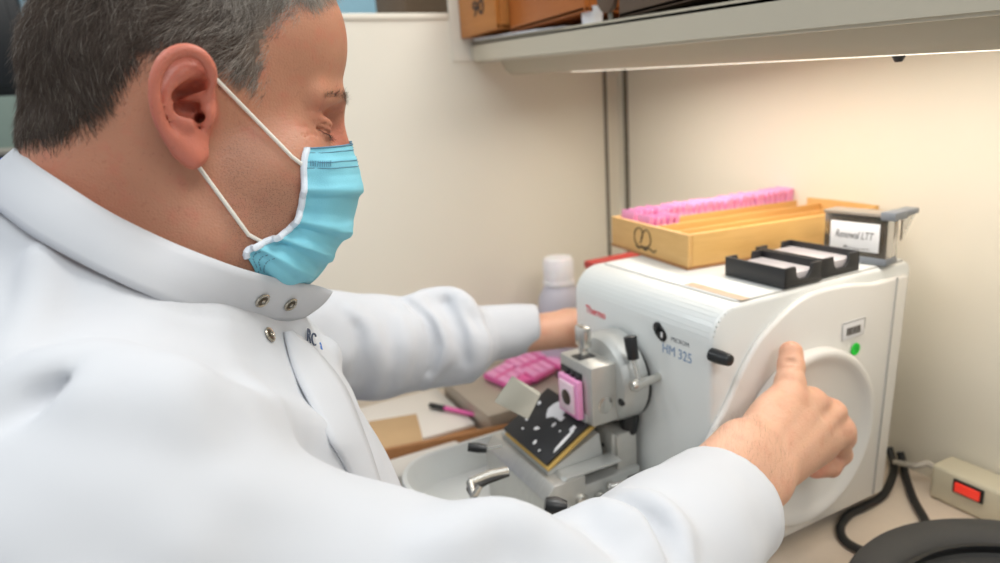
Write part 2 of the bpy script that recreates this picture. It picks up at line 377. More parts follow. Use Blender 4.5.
tag(b.build('divider_screen', M['bluechair']), 'deep blue floor screen just left of his collar, below the grey green cabinet', 'screen')
t = thing('filing_cabinet', 'grey green cabinet under the black monitor at the left edge', 'cabinet', (a[0]+.3, 1.8, 0))
b = MB(); b.bb(a[0]-.2, c[0]+.25, 1.6, 2.0, 0.001, CT, .006); b.build('body', M['greenfar'], t)
for zz in (.04, .37, .70, 1.03):
    b = MB(); b.bb(a[0]-.18, c[0]+.23, 1.59, 1.6, zz, zz+.31, .004); dr = b.build('drawer', M['greenfar'], t)
    b = MB(); b.bb((a[0]+c[0])/2-.06, (a[0]+c[0])/2+.06, 1.575, 1.59, zz+.2, zz+.215, .003); b.build('handle', M['rail'], dr)
# blue chair the man sits on: only the top of its back shows beside his collar
t = thing('office_chair', 'blue swivel office chair the man in the lab coat sits on', 'chair', (-0.28, 0.62, 0))
b = MB(); b.box((-0.300, .60, .98), (.045, .40, .46), rot(0, -6, 0), .02, 4); b.build('backrest', M['bluechair'], t)
b = MB(); b.box((-0.06, .58, .475), (.46, .46, .07), rot(), .03, 4); b.build('seat', M['bluechair'], t)
b = MB(); b.tube([(-.05, .58, .44), (-.2, .58, .44), (-.30, .6, .50), (-.315, .6, .85)], .014); b.build('back_support', M['blackm'], t)
b = MB(); b.cyl((-.06, .58, .08), (-.06, .58, .44), .025); b.build('column', M['blackm'], t)
for k in range(5):
    a_ = math.radians(72*k+10); e = Vector((-.06+.27*math.cos(a_), .58+.27*math.sin(a_), .07))
    b = MB(); b.tube([(-.06, .58, .10), ((-.06+e.x)/2, (.58+e.y)/2, .095), tuple(e)], [.022, .018, .012]); lg = b.build('leg', M['blackm'], t)
    b = MB(); b.cyl((e.x-.012*math.sin(a_), e.y+.012*math.cos(a_), .028), (e.x+.012*math.sin(a_), e.y-.012*math.cos(a_), .028), .027, bev=.004)
    b.cyl((e.x, e.y, .03), (e.x, e.y, .072), .006); b.build('castor', M['blackm'], lg)
# ================================================================== THE MICROTOME
MX0, MX1, MY0, MY1 = 0.440, 0.742, 0.452, 0.690
mt = thing('rotary_microtome', 'big white tissue cutting machine with a side handwheel on the countertop', 'microtome', ((MX0+MX1)/2, .58, ZT))
def body_profile(inset=0.0, n=10):
    r = .034; pts = [(MX0+.004, ZT+.012), (MX0, ZT+.05)]
    for k in range(n+1):
        a = math.pi-(math.pi/2)*k/n; pts.append((MX0+r+r*math.cos(a), TOP-.0015-r+r*math.sin(a)))
    pts += [(MX1-.006, TOP-.0015), (MX1, TOP-.0075), (MX1-.017, ZT+.012)]
    return pts
b = MB(); b.prism([(x, MY0, z) for x, z in body_profile()], (0, MY1-MY0, 0), .005, 3)
b.build('casing', M['white'], mt, sharp=40)
b = MB(); b.bb(MX0+.02, MX1-.03, MY0+.012, MY1-.012, ZT+.0005, ZT+.014, .003)
b.build('foot_frame', M['blackm'], mt)
# top cover plate with a seam round it
b = MB(); b.prism(rrect(.477, .736, MY0+.004, MY1-.01, .006, TOP-.003), (0, 0, .0024), .0006); b.build('cover_seam', M['seam'], mt)
b = MB(); b.prism(rrect(.479, .734, MY0+.0055, MY1-.012, .006, TOP-.001), (0, 0, .0010), .0003); b.build('cover_plate', M['white'], mt)
b = MB(); b.prism(rrect(.481, .4930, .455, .535, .001, TOP+.0001), (0, 0, .0007), .0002); b.build('tape_strip', M['tape'], mt, 'yellowed tape strip')
# side housing bulge, traced edge
edge = [ony(*p, MY0-.004) for p in ((872, 283), (841, 285), (803, 297), (765, 331), (746, 360), (724, 408), (706, 443), (690, 490), (680, 540), (676, 590))]
sp = smooth_path([(p[0], MY0+.001, p[2]) for p in edge], 5)
zb = ZT+.02
poly = [tuple(p) for p in sp if p[2] > zb]+[(sp[-1][0], MY0+.001, zb), (MX1-.030, MY0+.001, zb), (MX1-.014, MY0+.001, sp[0][2])]
b = MB(); b.prism(poly, (0, -.008, 0), .0038, 3); b.build('wheel_housing', M['whitewarm'], mt, sharp=50)
b = MB(); b.prism([(.7055, MY0-.0086, TOP-.014), (.7061, MY0-.0086, TOP-.014), (.6926, MY0-.0086, ZT+.024), (.6920, MY0-.0086, ZT+.024)], (0, .002, 0)); b.build('panel_seam', M['seam'], mt)
# handwheel
HC = Vector((.568, MY0-.008, .888)); hw = MB(); RW = .1
hw.lathe([(0, .004), (.058, .004), (.078, .0055), (.086, .0085), (.090, .0115), (.094, .0125), (.0980, .0115), (.1, .008), (.1, .0), (0, .0)], tuple(HC), (0, -1, 0), 72)
wheel = hw.build('handwheel', M['whitewarm'], mt, sharp=60)
b = MB(); b.lathe([(0, .011), (.016, .011), (.018, .009), (.018, .004), (0, .004)], tuple(HC), (0, -1, 0)); b.build('wheel_hub', M['white'], wheel)
gx, gz = .572, .900
b = MB(); b.lathe([(0, 0), (.009, 0), (.0105, .003), (.0095, .008), (.0100, .016), (.008, .020), (0, .021)], (gx, HC.y-.005, gz), (0, -1, 0)); b.build('wheel_grip', M['black'], wheel)
# black locking knob on the side
k0 = Vector(ony(713, 355, MY0-.001))
b = MB(); b.tube([k0+Vector((0, .002, 0)), k0+Vector((.001, -.009, 0)), k0+Vector((.002, -.018, 0))], [.0066, .0068, .0060], 20)
b.lathe([(.0060, 0), (.0052, .0022), (.003, .0036), (0, .0042)], tuple(k0+Vector((.002, -.018, 0))), (.1, -1, 0), 20)
b.build('locking_knob', M['black'], mt)
# barcode label, sticker
q = Vector(ony(852, 330, MY0-.0085))
b = MB(); b.bb(q.x-.0145, q.x+.0205, q.y-.0003, q.y+.0002, q.z-.009, q.z+.011, .0001); lb = b.build('inventory_label', M['paper'], mt, 'white label with a bar code')
b = MB(); x = q.x-.009; rs = random.Random(3)
while x < q.x+.013:
    w_ = rs.choice([.0005, .0009, .0013]); b.bb(x, x+w_, q.y-.0005, q.y-.0003, q.z-.005, q.z+.0035); x += w_+rs.choice([.0004, .0006])
b.build('bar_code', M['barc'], lb)
b = MB(); b.bb(q.x-.0145, q.x+.0205, q.y-.0005, q.y-.0003, q.z+.0094, q.z+.0102); b.bb(q.x+.0198, q.x+.0204, q.y-.0005, q.y-.0003, q.z-.002, q.z+.01); b.build('label_border', M['barc'], lb)
q = Vector(ony(855.5, 349, MY0-.0085))
b = MB(); b.lathe([(0, .0006), (.0068, .0006), (.0070, .0003), (.0070, 0), (0, 0)], tuple(q), (0, -1, 0)); st = b.build('round_sticker', M['green'], mt, 'bright green round sticker')
text('Q', .007, (q.x-.0024, q.y-.0007, q.z-.0024), (1, 0, 0), (0, 0, 1), M['greend'], 'sticker_mark', st, depth=.0001)
# small dial window on the front face
q = Vector(onx(660, 331.5, MX0))
b = MB(); b.cyl((MX0+.001, q.y+.003, q.z+.003), (MX0-.0018, q.y+.003, q.z+.003), .0068, bev=.0008); b.cyl((MX0+.001, q.y-.004, q.z-.003), (MX0-.0018, q.y-.004, q.z-.003), .0068, bev=.0008)
b.box((MX0-.0004, q.y, q.z), (.0028, .0085, .014), rot(38), .0005); dw = b.build('dial_window', M['black'], mt, 'black oval window')
b = MB(); b.bb(MX0-.0024, MX0-.0016, q.y-.0062, q.y-.0035, q.z-.005, q.z+.001, .0003); b.build('dial_mark', M['paper'], dw)
# lettering
def lett(s, px, py, size, m, nm, tilt=0, **k):
    o = onx(px, py, MX0-.0003); return text(s, size, o, (0, -1, 0), (0, 0, 1), m, nm, mt, depth=.0001, **k)
lett('HM 325', 662, 351.5, .0150, M['bluetext'], 'model_lettering', bold=0, squash=.92, label='blue lettering HM 325')
lett('MICROM', 671, 340.5, .0068, M['greytext'], 'maker_lettering', label='small grey lettering')
lett('Thermo', 586, 311.5, .0130, M['redtext'], 'brand_lettering', bold=.0003, squash=.95, label='red lettering')
b = MB(); q = onx(580.5, 299, MX0+.012); b.cyl((MX0+.02, MY1-.002, q[2]), (MX0+.02, MY1+.012, q[2]), .006, bev=.001); b.build('coarse_feed_knob', M['blackm'], mt)

# ---- specimen head
DC = Vector((MX0-.0005, .590, .947))
b = MB(); b.cyl(DC+Vector((.003, 0, -.004)), DC+Vector((-.006, 0, -.004)), .0490, .0480, 56, .001); b.build('head_backing_ring', M['blackm'], mt)
b = MB(); b.lathe([(0, .036), (.040, .036), (.0465, .0345), (.0505, .029), (.052, .022), (.0525, .0062), (0, .0062)], tuple(DC), (-1, 0, 0), 64); sh_ = b.build('specimen_head', M['steeld'], mt)
b = MB(); b.tube(smooth_path([np.array(q) for q in ((DC.x-.010, DC.y-.020, DC.z-.03), (DC.x-.012, DC.y-.024, DC.z-.048), (DC.x-.014, DC.y-.026, DC.z-.062), (DC.x-.015, DC.y-.026, DC.z-.070))], 4), list(np.interp(np.linspace(0, 3, 13), [0, 1, 2, 3], [.011, .0115, .0085, .002])), 18); b.build('clamp_lever_tab', M['black'], mt, 'black lobe hanging under the head')
lb0 = Vector(onx(640, 384, .412)); lb1 = Vector(onx(633, 357, .412)); lb2 = Vector(onx(630, 336, .412))
b = MB(); b.cyl(lb0+Vector((.03, .004, 0)), lb0+Vector((-.004, 0, 0)), .0048, bev=.001); b.lathe([(0, -.006), (.0055, -.005), (.0068, 0), (.0055, .005), (0, .006)], tuple(lb0+Vector((-.006, 0, 0))), (-1, 0, 0)); b.tube([lb0, lb1], [.003, .0026]); lv = b.build('clamp_lever', M['chrome'], mt)
b = MB(); b.cyl(lb1-(lb2-lb1)*.12, lb2, .0062, .0072, 22, .0015); b.build('lever_grip', M['black'], lv)
b = MB(); b.cyl(DC+Vector((-.030, -.040, -.015)), DC+Vector((-.036, -.041, -.015)), .0045, bev=.0005); b.build('socket_screw', M['blackm'], sh_)
# clamp block on the head
BX0, BX1, BY0, BY1, BZ0, BZ1 = .372, .405, .557, .620, .908, .976
b = MB(); b.bb(BX0, BX1, BY0, BY1, BZ0, BZ1, .0014); blk = b.build('cassette_clamp', M['steel'], mt)
b = MB(); b.bb(BX0-.0015, BX0+.003, BY0+.018, BY1-.003, BZ1-.020, BZ1-.012, .0008)
for k in range(3): b.box((BX0-.002, BY0+.024+.011*k, BZ1-.0165), (.004, .006, .007), rot(20), .001)
b.build('clamp_jaw', M['blackm'], blk)
b = MB(); b.bb(BX0-.001, BX0+.003, BY0+.012, BY1-.002, BZ0-.002, BZ0+.01, .001); b.build('lower_jaw', M['steeld'], blk)
b = MB(); b.lathe([(0, .0006), (.0078, .0006), (.0095, 0), (0, -.001)], (.389, BY0-.0004, .93), (0, -1, 0), 26); b.build('round_recess', M['chrome'], blk)
b = MB(); b.prism([(BX0+.011, BY0+.032, BZ1-.001), (BX0+.019, BY0+.032, BZ1-.001), (BX0+.019, BY0+.040, BZ1-.001), (BX0+.011, BY0+.040, BZ1-.001)], (0, 0, .015), .001)
b.bb(BX0+.010, BX0+.020, BY0+.026, BY0+.046, BZ1+.012, BZ1+.036, .0022); b.build('clamp_key', M['chrome'], blk)
b = MB(); b.bb(BX0+.004, BX0+.026, BY0+.028, BY0+.046, BZ1-.0005, BZ1+.0006, .0002); b.build('key_slot', M['blackm'], blk)
# pink tissue cassette held in the clamp
cs = thing('tissue_cassette', 'pink tissue cassette held in the steel clamp above the knife holder', 'cassette', (BX0-.005, .59, .90))
CY0, CY1 = .572, .612
b = MB(); b.bb(BX0-.009, BX0-.0017, CY0, CY1, .912, .957, .0012); b.build('frame', M['pink'], cs)
b = MB(); b.bb(BX0-.0115, BX0-.0088, CY0+.006, CY1-.006, .917, .952, .001); bl = b.build('wax_block', M['wax'], cs)
b = MB(); b.lathe([(0, .0006), (.0085, .0004), (.0092, 0), (0, -.0002)], (BX0-.0114, .592, .934), (-1, 0, 0), 20); b.build('tissue', M['smokedark'], bl)

# ---- waste tray in front
wt = thing('waste_tray', 'white rounded waste tray in front of the cutting machine', 'tray', (.31, .63, ZT))
def traymesh(x0, x1, y0, y1, r, z0, z1, th):
    b = bmesh.new(); n = 10
    rings = [rrect(x0+.012, x1-.012, y0+.012, y1-.012, r-.008, z0+.0005, n), rrect(x0, x1, y0, y1, r, z0+.012, n), rrect(x0, x1, y0, y1, r, z1-.003, n), rrect(x0+.001, x1-.001, y0+.001, y1-.001, r, z1, n),
             rrect(x0+th, x1-th, y0+th, y1-th, r-th, z1, n), rrect(x0+th+.001, x1-th-.001, y0+th+.001, y1-th-.001, r-th, z1-.003, n), rrect(x0+th+.012, x1-th-.012, y0+th+.012, y1-th-.012, r-th-.006, z0+.012, n)]
    vr = [[b.verts.new(p) for p in q] for q in rings]
    for a, c in zip(vr, vr[1:]):
        for k in range(len(a)): b.faces.new((a[k], a[(k+1) % len(a)], c[(k+1) % len(a)], c[k]))
    b.faces.new(vr[0][::-1]); b.faces.new(vr[-1]); bmesh.ops.recalc_face_normals(b, faces=b.faces)
    m = MB(); m._merge(b); return m
traymesh(.205, .436, .47, .803, .065, ZT, .80, .007).build('basin', M['white'], wt, sharp=50)

# ---- knife holder: wedge running along y
kh = thing('knife_holder', 'steel knife holder with a black brass edged plate and small levers', 'knife holder', (.37, .61, .775))
KY0, KY1 = .545, .690
def xz(poly, y0, y1, bev=.0012): m = MB(); m.prism([(x, y0, z) for x, z in poly], (0, y1-y0, 0), bev); return m
# base block: front face leans back
xz([(.300, .778), (.300, .848), (.312, .862), (.352, .862), (.352, .778)], KY0, KY1, .002).build('front_block', M['steel'], kh)
xz([(.353, .778), (.353, .846), (.43, .846), (.43, .778)], KY0+.006, KY1-.01, .002).build('base_block', M['steeld'], kh)
b = MB(); b.bb(.31, .432, .56, .68, ZT+.0135, .7775, .002); b.build('sliding_base', M['steeld'], kh)
n_ = Vector((-math.sin(math.radians(29)), 0, math.cos(math.radians(29))))
def slope(u0, u1, v0, v1, h0, h1, m, nm, par, y=None, bev=.0008, lab=None):
    # u up the 29 degree slope from the front edge, v along y, h normal
    e = Vector((math.cos(math.radians(29)), 0, math.sin(math.radians(29)))); o = Vector((.317, 0, .868))
    mb = MB(); pts = [o+e*u+Vector((0, v, 0))+n_*h0 for u, v in ((u0, v0), (u1, v0), (u1, v1), (u0, v1))]
    mb.prism([tuple(p) for p in pts], tuple(n_*(h1-h0)), bev); return mb.build(nm, m, par, lab)
wedge = xz([(.318, .8625), (.318, .866), (.383, .8925), (.386, .8925), (.390, .8625)], KY0+.022, KY1-.012, .0003).build('pressure_plate', M['steeld'], kh)
bp_ = slope(0, .074, .563, .664, .001, .0042, M['brass'], 'brass_plate', kh, lab='brass edged plate')
bk = slope(.003, .078, .567, .668, .0044, .0085, M['blackm'], 'black_plate', kh, lab='black plate flecked with wax')
# wax flecks on the plate
e_ = Vector((math.cos(math.radians(29)), 0, math.sin(math.radians(29)))); o_ = Vector((.317, 0, .868))
def fleck(outline, h=.0086, t=.0012):
    mb = MB(); mb.prism([tuple(o_+e_*u+Vector((0, v, 0))+n_*h) for u, v in outline], tuple(n_*t), .0003); return mb
rs = random.Random(5)
def blob(u, v, a, c, ang, n=12, jit=.25):
    out = []
    for k in range(n):
        t = 2*math.pi*k/n; r = 1+rs.uniform(-jit, jit)
        x, y = a*r*math.cos(t), c*r*math.sin(t); out.append((u+x*math.cos(ang)-y*math.sin(ang), v+x*math.sin(ang)+y*math.cos(ang)))
    return out
for (u, v, a, c, an) in ((.060, .621, .013, .012, .3), (.055, .607, .004, .006, .2), (.044, .606, .003, .002, 0), (.035, .573, .019, .0022, .12), (.053, .578, .005, .0032, .2), (.028, .622, .0022, .004, .5), (.014, .606, .003, .0018, .3), (.030, .648, .0022, .002, 0), (.055, .655, .003, .002, .7), (.018, .640, .0012, .0016, 0), (.042, .590, .0014, .001, 0), (.010, .590, .0016, .001, 0)):
    fleck(blob(u, v, a, c, an)).build('wax_fleck', M['paper'], bk)
# raised rear jaw with the blade clamp
rj = xz([(.4035, .846), (.4035, .886), (.407, .889), (.430, .889), (.430, .846)], KY0+.012, KY1-.05, .0008).build('rear_jaw', M['steel'], kh)
xz([(.3985, .856), (.3985, .8895), (.4030, .8895), (.4030, .856)], .560, .632, .0005).build('blade_clamp', M['steel'], kh)
xz([(.392, .8465), (.392, .8515), (.403, .8555), (.403, .8465)], .566, .634, .0006).build('clamp_rail', M['chrome'], kh)
xz([(.386, .836), (.386, .841), (.403, .846), (.403, .836)], .570, .638, .0006).build('clamp_rail', M['steeld'], kh)
for yy, zz in ((.603, .874), (.578, .870), (.590, .866)):
    b = MB(); b.cyl((.4, yy, zz), (.3979, yy, zz), .0026, bev=.0003); b.build('socket_screw', M['blackm'], rj)
# far finger guard leaf standing above the plate
g = [P(*p, d) for p, d in (((494, 402), .742), ((511, 378), .752), ((540, 396), .735), ((528, 420), .725))]
b = MB(); b.prism([tuple(p) for p in g], tuple(np.array([.003, .002, .002])), .0008); b.build('guard_leaf', M['rail'], kh)
# near lower piece (white reflective plate) and side cheek
xz([(.325, .8625), (.330, .8655), (.400, .8655), (.402, .8625)], KY0+.001, KY0+.0215, .0003).build('side_plate', M['steeld'], kh)
for i_, (xx, zz) in enumerate(((.345, .835), (.372, .826))):
    b = MB(); b.cyl((xx, KY0+.006, zz), (xx, KY0-.006, zz), .0075, bev=.001); b.build('clamp_bolt', M['chrome'], kh)
# levers
a0 = Vector((.400, KY0-.003, .838)); a1 = Vector(P(612, 487, .640)); a2 = Vector(P(634, 482, .635)); a3 = Vector(P(648, 476, .63))
b = MB(); b.cyl(a0+Vector((-.01, .012, -.005)), a1, .0042, .0036, bev=.0005); b.cyl(a1, a2-(a2-a1)*.15, .0034); lv = b.build('clamp_lever', M['chrome'], kh)
b = MB(); b.cyl(a2-(a2-a1)*.2, a3, .0065, .0058, 20, .002); b.build('lever_grip', M['black'], lv)
a0 = Vector((.345, KY0+.01, .80)); a1 = Vector(P(566, 508, .60)); a2 = Vector(P(545, 504, .60))
b = MB(); b.cyl(a0, a1, .004); lv = b.build('clamp_lever', M['chrome'], kh)
b = MB(); b.tube([a1, (a1+a2)/2, a2], [.0065, .0085, .0062], 18); b.build('lever_grip', M['black'], lv)
# far left levers lying over the tray
u0 = Vector(P(508, 470, .66)); u1 = Vector(P(470, 482, .645)); u2 = Vector(P(474, 497, .63))
b = MB(); b.tube([u0, P(490, 474, .655), u1], [.004, .0045, .004]); b.tube([u1, u2, P(480, 486, .632)], [.004, .0045, .003]); lv = b.build('bent_lever', M['chrome'], kh)
b = MB(); b.tube([u0+Vector((0, 0, -.004)), P(488, 481, .652), P(470, 490, .64), P(476, 501, .628)], [.003, .003, .0042, .003]); b.build('lever_shadow', M['black'], lv, 'black tube standing for the shade under the bent lever')  # shade below the bent lever, built as a black tube along its run
b = MB(); b.tube([P(502, 446, .69), P(485, 449, .69)], .0018); lv = b.build('thin_lever', M['chrome'], kh)
b = MB(); b.tube([P(487, 449, .69), P(479, 448, .69), P(468, 447, .69)], [.004, .0052, .0045], 16); b.build('lever_grip', M['black'], lv)

# ================================================================== THINGS ON TOP OF THE MICROTOME
ZB = TOP+.0004
ang = math.atan2(.543-.579, .819-.526)
WT = Matrix.Translation((.526, .579, ZB)) @ Matrix.Rotation(ang, 4, 'Z')
wl, ww, wh = .290, .178, .0415
wb = thing('slide_storage_box', 'honey coloured wooden box with inner dividers and a black hand drawn mark', 'box', (.66, .64, ZB))
m = MB(WT); m.bb(.004, wl-.004, .004, ww-.004, .001, .005); m.build('bottom', M['honey'], wb)
m = MB(WT); m.bb(0, .006, 0, ww, .003, wh, .0008); fr = m.build('front_panel', M['honeyx'], wb)
m = MB(WT); m.bb(wl-.006, wl, 0, ww, .003, wh+.002, .0008); m.build('back_panel', M['honeyx'], wb)
m = MB(WT); m.bb(.0062, wl-.0062, 0, .006, .003, wh, .0008); m.build('side_panel', M['honey'], wb)
m = MB(WT); m.bb(.0062, wl-.0062, ww-.006, ww, .003, wh, .0008); m.build('side_panel', M['honey'], wb)
m = MB(WT); m.bb(-.001, wl+.001, -.001, ww+.001, 0, .0032, .0005); m.build('base_plate', M['woodedge'], wb)
lanes = [.006, .048, .091, .134, .172]
for v in lanes[1:-1]:
    m = MB(WT); m.bb(.0064, wl-.0064, v-.0015, v+.0015, .005, wh-.004, .0005); m.build('divider', M['honey'], wb)
# drawn mark
m = MB(WT)
def inkline(pts, r=.0008): m.tube([(-.0003, y, z) for y, z in smooth_path([np.array(p) for p in pts], 5)], r, 6)
inkline([(.108, .010), (.116, .018), (.115, .030), (.104, .036), (.097, .030), (.099, .021), (.104, .016)])
inkline([(.101, .022), (.092, .034), (.082, .033), (.078, .022), (.084, .014), (.094, .012)])
inkline([(.112, .012), (.106, .009), (.100, .012), (.094, .010), (.088, .009)], .0013)
inkline([(.090, .0095), (.082, .012), (.074, .0095), (.070, .009), (.066, .013)])
m.build('drawn_mark', M['ink'], fr, 'black hand drawn mark')
# pink cassettes standing in the far lane and the start of the next
def cassette_proto():
    t = thing('tissue_cassette', 'x', 'cassette', (0, 0, 0), 'pink cassettes standing in the wooden box')
    b = MB(); b.bb(-.0033, .0033, -.0155, .0155, 0, .030, .0008)
    b.prism([(-.0033, -.0155, .030), (.0033, -.0155, .030), (.0045, -.0155, .0385), (-.001, -.0155, .0405)], (0, .031, 0), .0006); b.build('shell', M['pink'], t)
    b = MB(); b.bb(-.0048, -.0034, -.0125, .0125, .004, .027, .0005); b.build('wax_face', M['wax'], t)
    return t
proto = cassette_proto(); first = True
def place(u, v, lean, lane, dz, twist, tint=None, lab=''):
    global first
    if first: o = proto; first = False; kids = []
    else:
        o = proto.copy(); COL.objects.link(o)
        for ch in proto.children:
            c = ch.copy(); COL.objects.link(c); c.parent = o
    o.matrix_world = WT @ Matrix.Translation((u, v, .0052+dz)) @ Matrix.Rotation(math.radians(twist), 4, 'Z') @ Matrix.Rotation(math.radians(lean), 4, 'Y')
    o['label'] = lab
    return o
rs = random.Random(11); u = .014; i_ = 0
while u < wl-.0095:
    lab = 'pink cassette in the long far row of the honey coloured wooden box'
    if i_ == 0: lab = 'pink cassette at the front left end of the far row, by the drawn mark'
    place(u, .1530, rs.uniform(-3, 3), 0, rs.uniform(.004, .0075)+.003*u/wl, rs.uniform(-2, 2), lab=lab); u += rs.uniform(.0084, .0094); i_ += 1
u = .014
for k in range(5):
    lab = 'pink cassette in the short near row behind the drawn mark of the wooden box'
    if k == 0: lab = 'frontmost pink cassette of the short near row in the wooden box'
    place(u, .1120, rs.uniform(-3, 3), 1, rs.uniform(.002, .005), rs.uniform(-2, 2), lab=lab); u += .0092
# black slide trays
def slide_tray(name, label, x0, x1, y0, y1, h, fill):
    t = thing(name, label, 'slide tray', ((x0+x1)/2, (y0+y1)/2, ZB))
    th = .0032; xm = (x0+x1)/2; nw = (x1-x0)*.22
    b = MB(); b.bb(x0, x1, y0, y1, ZB+.0002, ZB+.004, .0008); b.build('base', M['blackm'], t)
    b = MB(); b.bb(x0, x0+th, y0, y1, ZB+.003, ZB+h, .0009); b.build('side_wall', M['blackm'], t)
    b = MB(); b.bb(x1-th, x1, y0, y1, ZB+.003, ZB+h, .0009); b.build('side_wall', M['blackm'], t)
    for ya, yb in ((y0, y0+th), (y1-th, y1)):
        # end wall with a scooped thumb notch
        pts = [(x0+.001, ZB+.003), (x0+.001, ZB+h), (xm-nw, ZB+h), (xm-nw+.002, ZB+h*.55), (xm-nw+.006, ZB+h*.34), (xm+nw-.006, ZB+h*.34), (xm+nw-.002, ZB+h*.55), (xm+nw, ZB+h), (x1-.001, ZB+h), (x1-.001, ZB+.003)]
        b = MB(); b.prism([(x, ya, z) for x, z in pts], (0, yb-ya, 0), .0004); b.build('end_wall', M['blackm'], t)
    b = MB(); b.bb(x0+th+.001, x1-th-.001, y0+th+.001, y1-th-.001, ZB+.0042, ZB+fill, .0006); b.build('glass_slides', M['glass_slide'], t, 'stack of grey frosted slides')
    return t
slide_tray('slide_tray', 'nearer left black open tray of glass slides on the white machine', .5395, .5955, .4545, .535, .0215, .0135)
slide_tray('slide_tray', 'black open tray of glass slides next to the labelled smoky box',   .5990, .6580, .4575, .5475, .0215, .0150)
# smoky acrylic box with handwritten label
Rn = Vector(onz(885, 267, ZB)); 
best = None
for t_ in np.linspace(.02, .2, 400):
    L_ = Rn+Vector((.30, .954, 0)).normalized()*t_*-0+Vector((-.0, 0, 0))
    break
def prj(p):
    d = np.array(p)-CAM; z = d@AF; return 500+F*(d@AR)/z
dv = Vector((math.sin(math.radians(-6)), math.cos(math.radians(-6)), 0))
L_ = min((Rn+dv*t for t in np.linspace(.02, .2, 400)), key=lambda p: abs(prj(p)-823))
ln = (L_-Rn).length; per = Vector((dv.y, -dv.x, 0))
AT = Matrix(((dv.x, per.x, 0, Rn.x), (dv.y, per.y, 0, Rn.y), (0, 0, 1, ZB), (0, 0, 0, 1)))
ab = thing('slide_dispenser_box', 'smoky clear plastic box with a white handwritten label at the right end', 'box', tuple(Rn))
ah, aw = .054, .022
m = MB(AT); m.bb(-.001, ln+.001, -.001, aw+.001, .0002, .008, .0015); m.build('base', M['greyplastic'], ab)
m = MB(AT); m.bb(0, ln, 0, .0018, .008, ah, .0005); fp = m.build('front_wall', M['smoke'], ab)
m = MB(AT); m.bb(0, ln, aw-.0018, aw, .008, ah, .0005); m.build('back_wall', M['smoke'], ab)
m = MB(AT); m.bb(0, .0018, .0019, aw-.0019, .008, ah, .0005); m.build('end_wall', M['smoke'], ab)
m = MB(AT); m.bb(ln-.0018, ln, .0019, aw-.0019, .008, ah, .0005); m.build('end_wall', M['smoke'], ab)
m = MB(AT); m.bb(.013, ln-.004, .003, aw-.003, .0082, ah-.005, .001); m.build('slide_stack', M['smokedark'], ab, 'dark brown stack inside')
m = MB(AT); m.bb(-.001, ln+.001, -.0015, aw+.0015, ah, ah+.004, .001); m.build('lid', M['grey_tray'], ab, 'greyish lid')
m = MB(AT); m.bb(-.008, .008, -.002, aw+.002, ah-.003, ah+.0062, .0012); cl = m.build('hinge_clip', M['greyplastic'], ab)
m = MB(AT); m.bb(-.006, .010, aw+.002, aw+.030, ah-.001, ah+.005, .0012); m.build('flap', M['greyplastic'], ab)
m = MB(AT); m.prism([(-.004, aw+.0005, ah-.003), (-.004, aw+.026, ah-.0015), (-.004, aw+.0005, ah-.028)], (.002, 0, 0), .0003); m.build('clear_gusset', M['smoke'], ab)
m = MB(AT); l0, l1 = .008, ln-.008; m.bb(l0, l1, -.0008, -.0002, .0140, .0460, .0002); lab = m.build('handwritten_label', M['paper'], ab, 'white label with black handwriting')
T_ = AT @ Matrix(((1, 0, 0, 0), (0, 1, 0, 0), (0, 0, 1, 0), (0, 0, 0, 1)))
o3 = AT @ Vector((l1-.006, -.001, .0275)); text('Renewal LTT', .0125, o3, -dv, (0, 0, 1), M['ink'], 'handwriting', lab, depth=.0001, shear=.25, squash=max(.5, (l1-l0-.01)/.072), bold=-.0001)
m = MB(AT); m.tube([(l0+.01+.03*k, -.001, .0172-.001*math.sin(k*3)) for k in np.linspace(0, 1, 8)], .0003, 6); m.tube([(l0+.040, -.001, .0172), (l0+.036, -.001, .0188)], .0004, 6); m.build('arrow', M['ink'], lab)

# ================================================================== OTHER THINGS ON THE COUNTER
bt = thing('spray_bottle', 'milky white bottle with a white cap by the partition behind the left hand', 'bottle', (.606, 1.0, ZT))
b = MB(); b.lathe([(0, .0005), (.037, .0005), (.040, .004), (.0405, .145), (.038, .165), (.030, .182), (.026, .190), (0, .190)], (.606, 1.0, ZT)); b.build('body', M['bottlegrey'], bt)
b = MB(); b.lathe([(.0262, .188), (.029, .189), (.029, .196), (.0275, .197), (.0275, .232), (.024, .238), (0, .2385)], (.606, 1.0, ZT)); b.build('cap', M['bottle'], bt)
# red lid of a container behind the microtome
rx = thing('red_lidded_box', 'red rimmed box between the white bottle and the cutting machine', 'box', (.60, .794, ZT))
b = MB(); b.bb(.536, .66, .782, .806, ZT+.0005, 1.014, .003); b.build('body', M['smokedark'], rx)
b = MB(); b.bb(.533, .663, .780, .808, 1.0145, 1.0265, .003); b.build('lid', M['red'], rx)
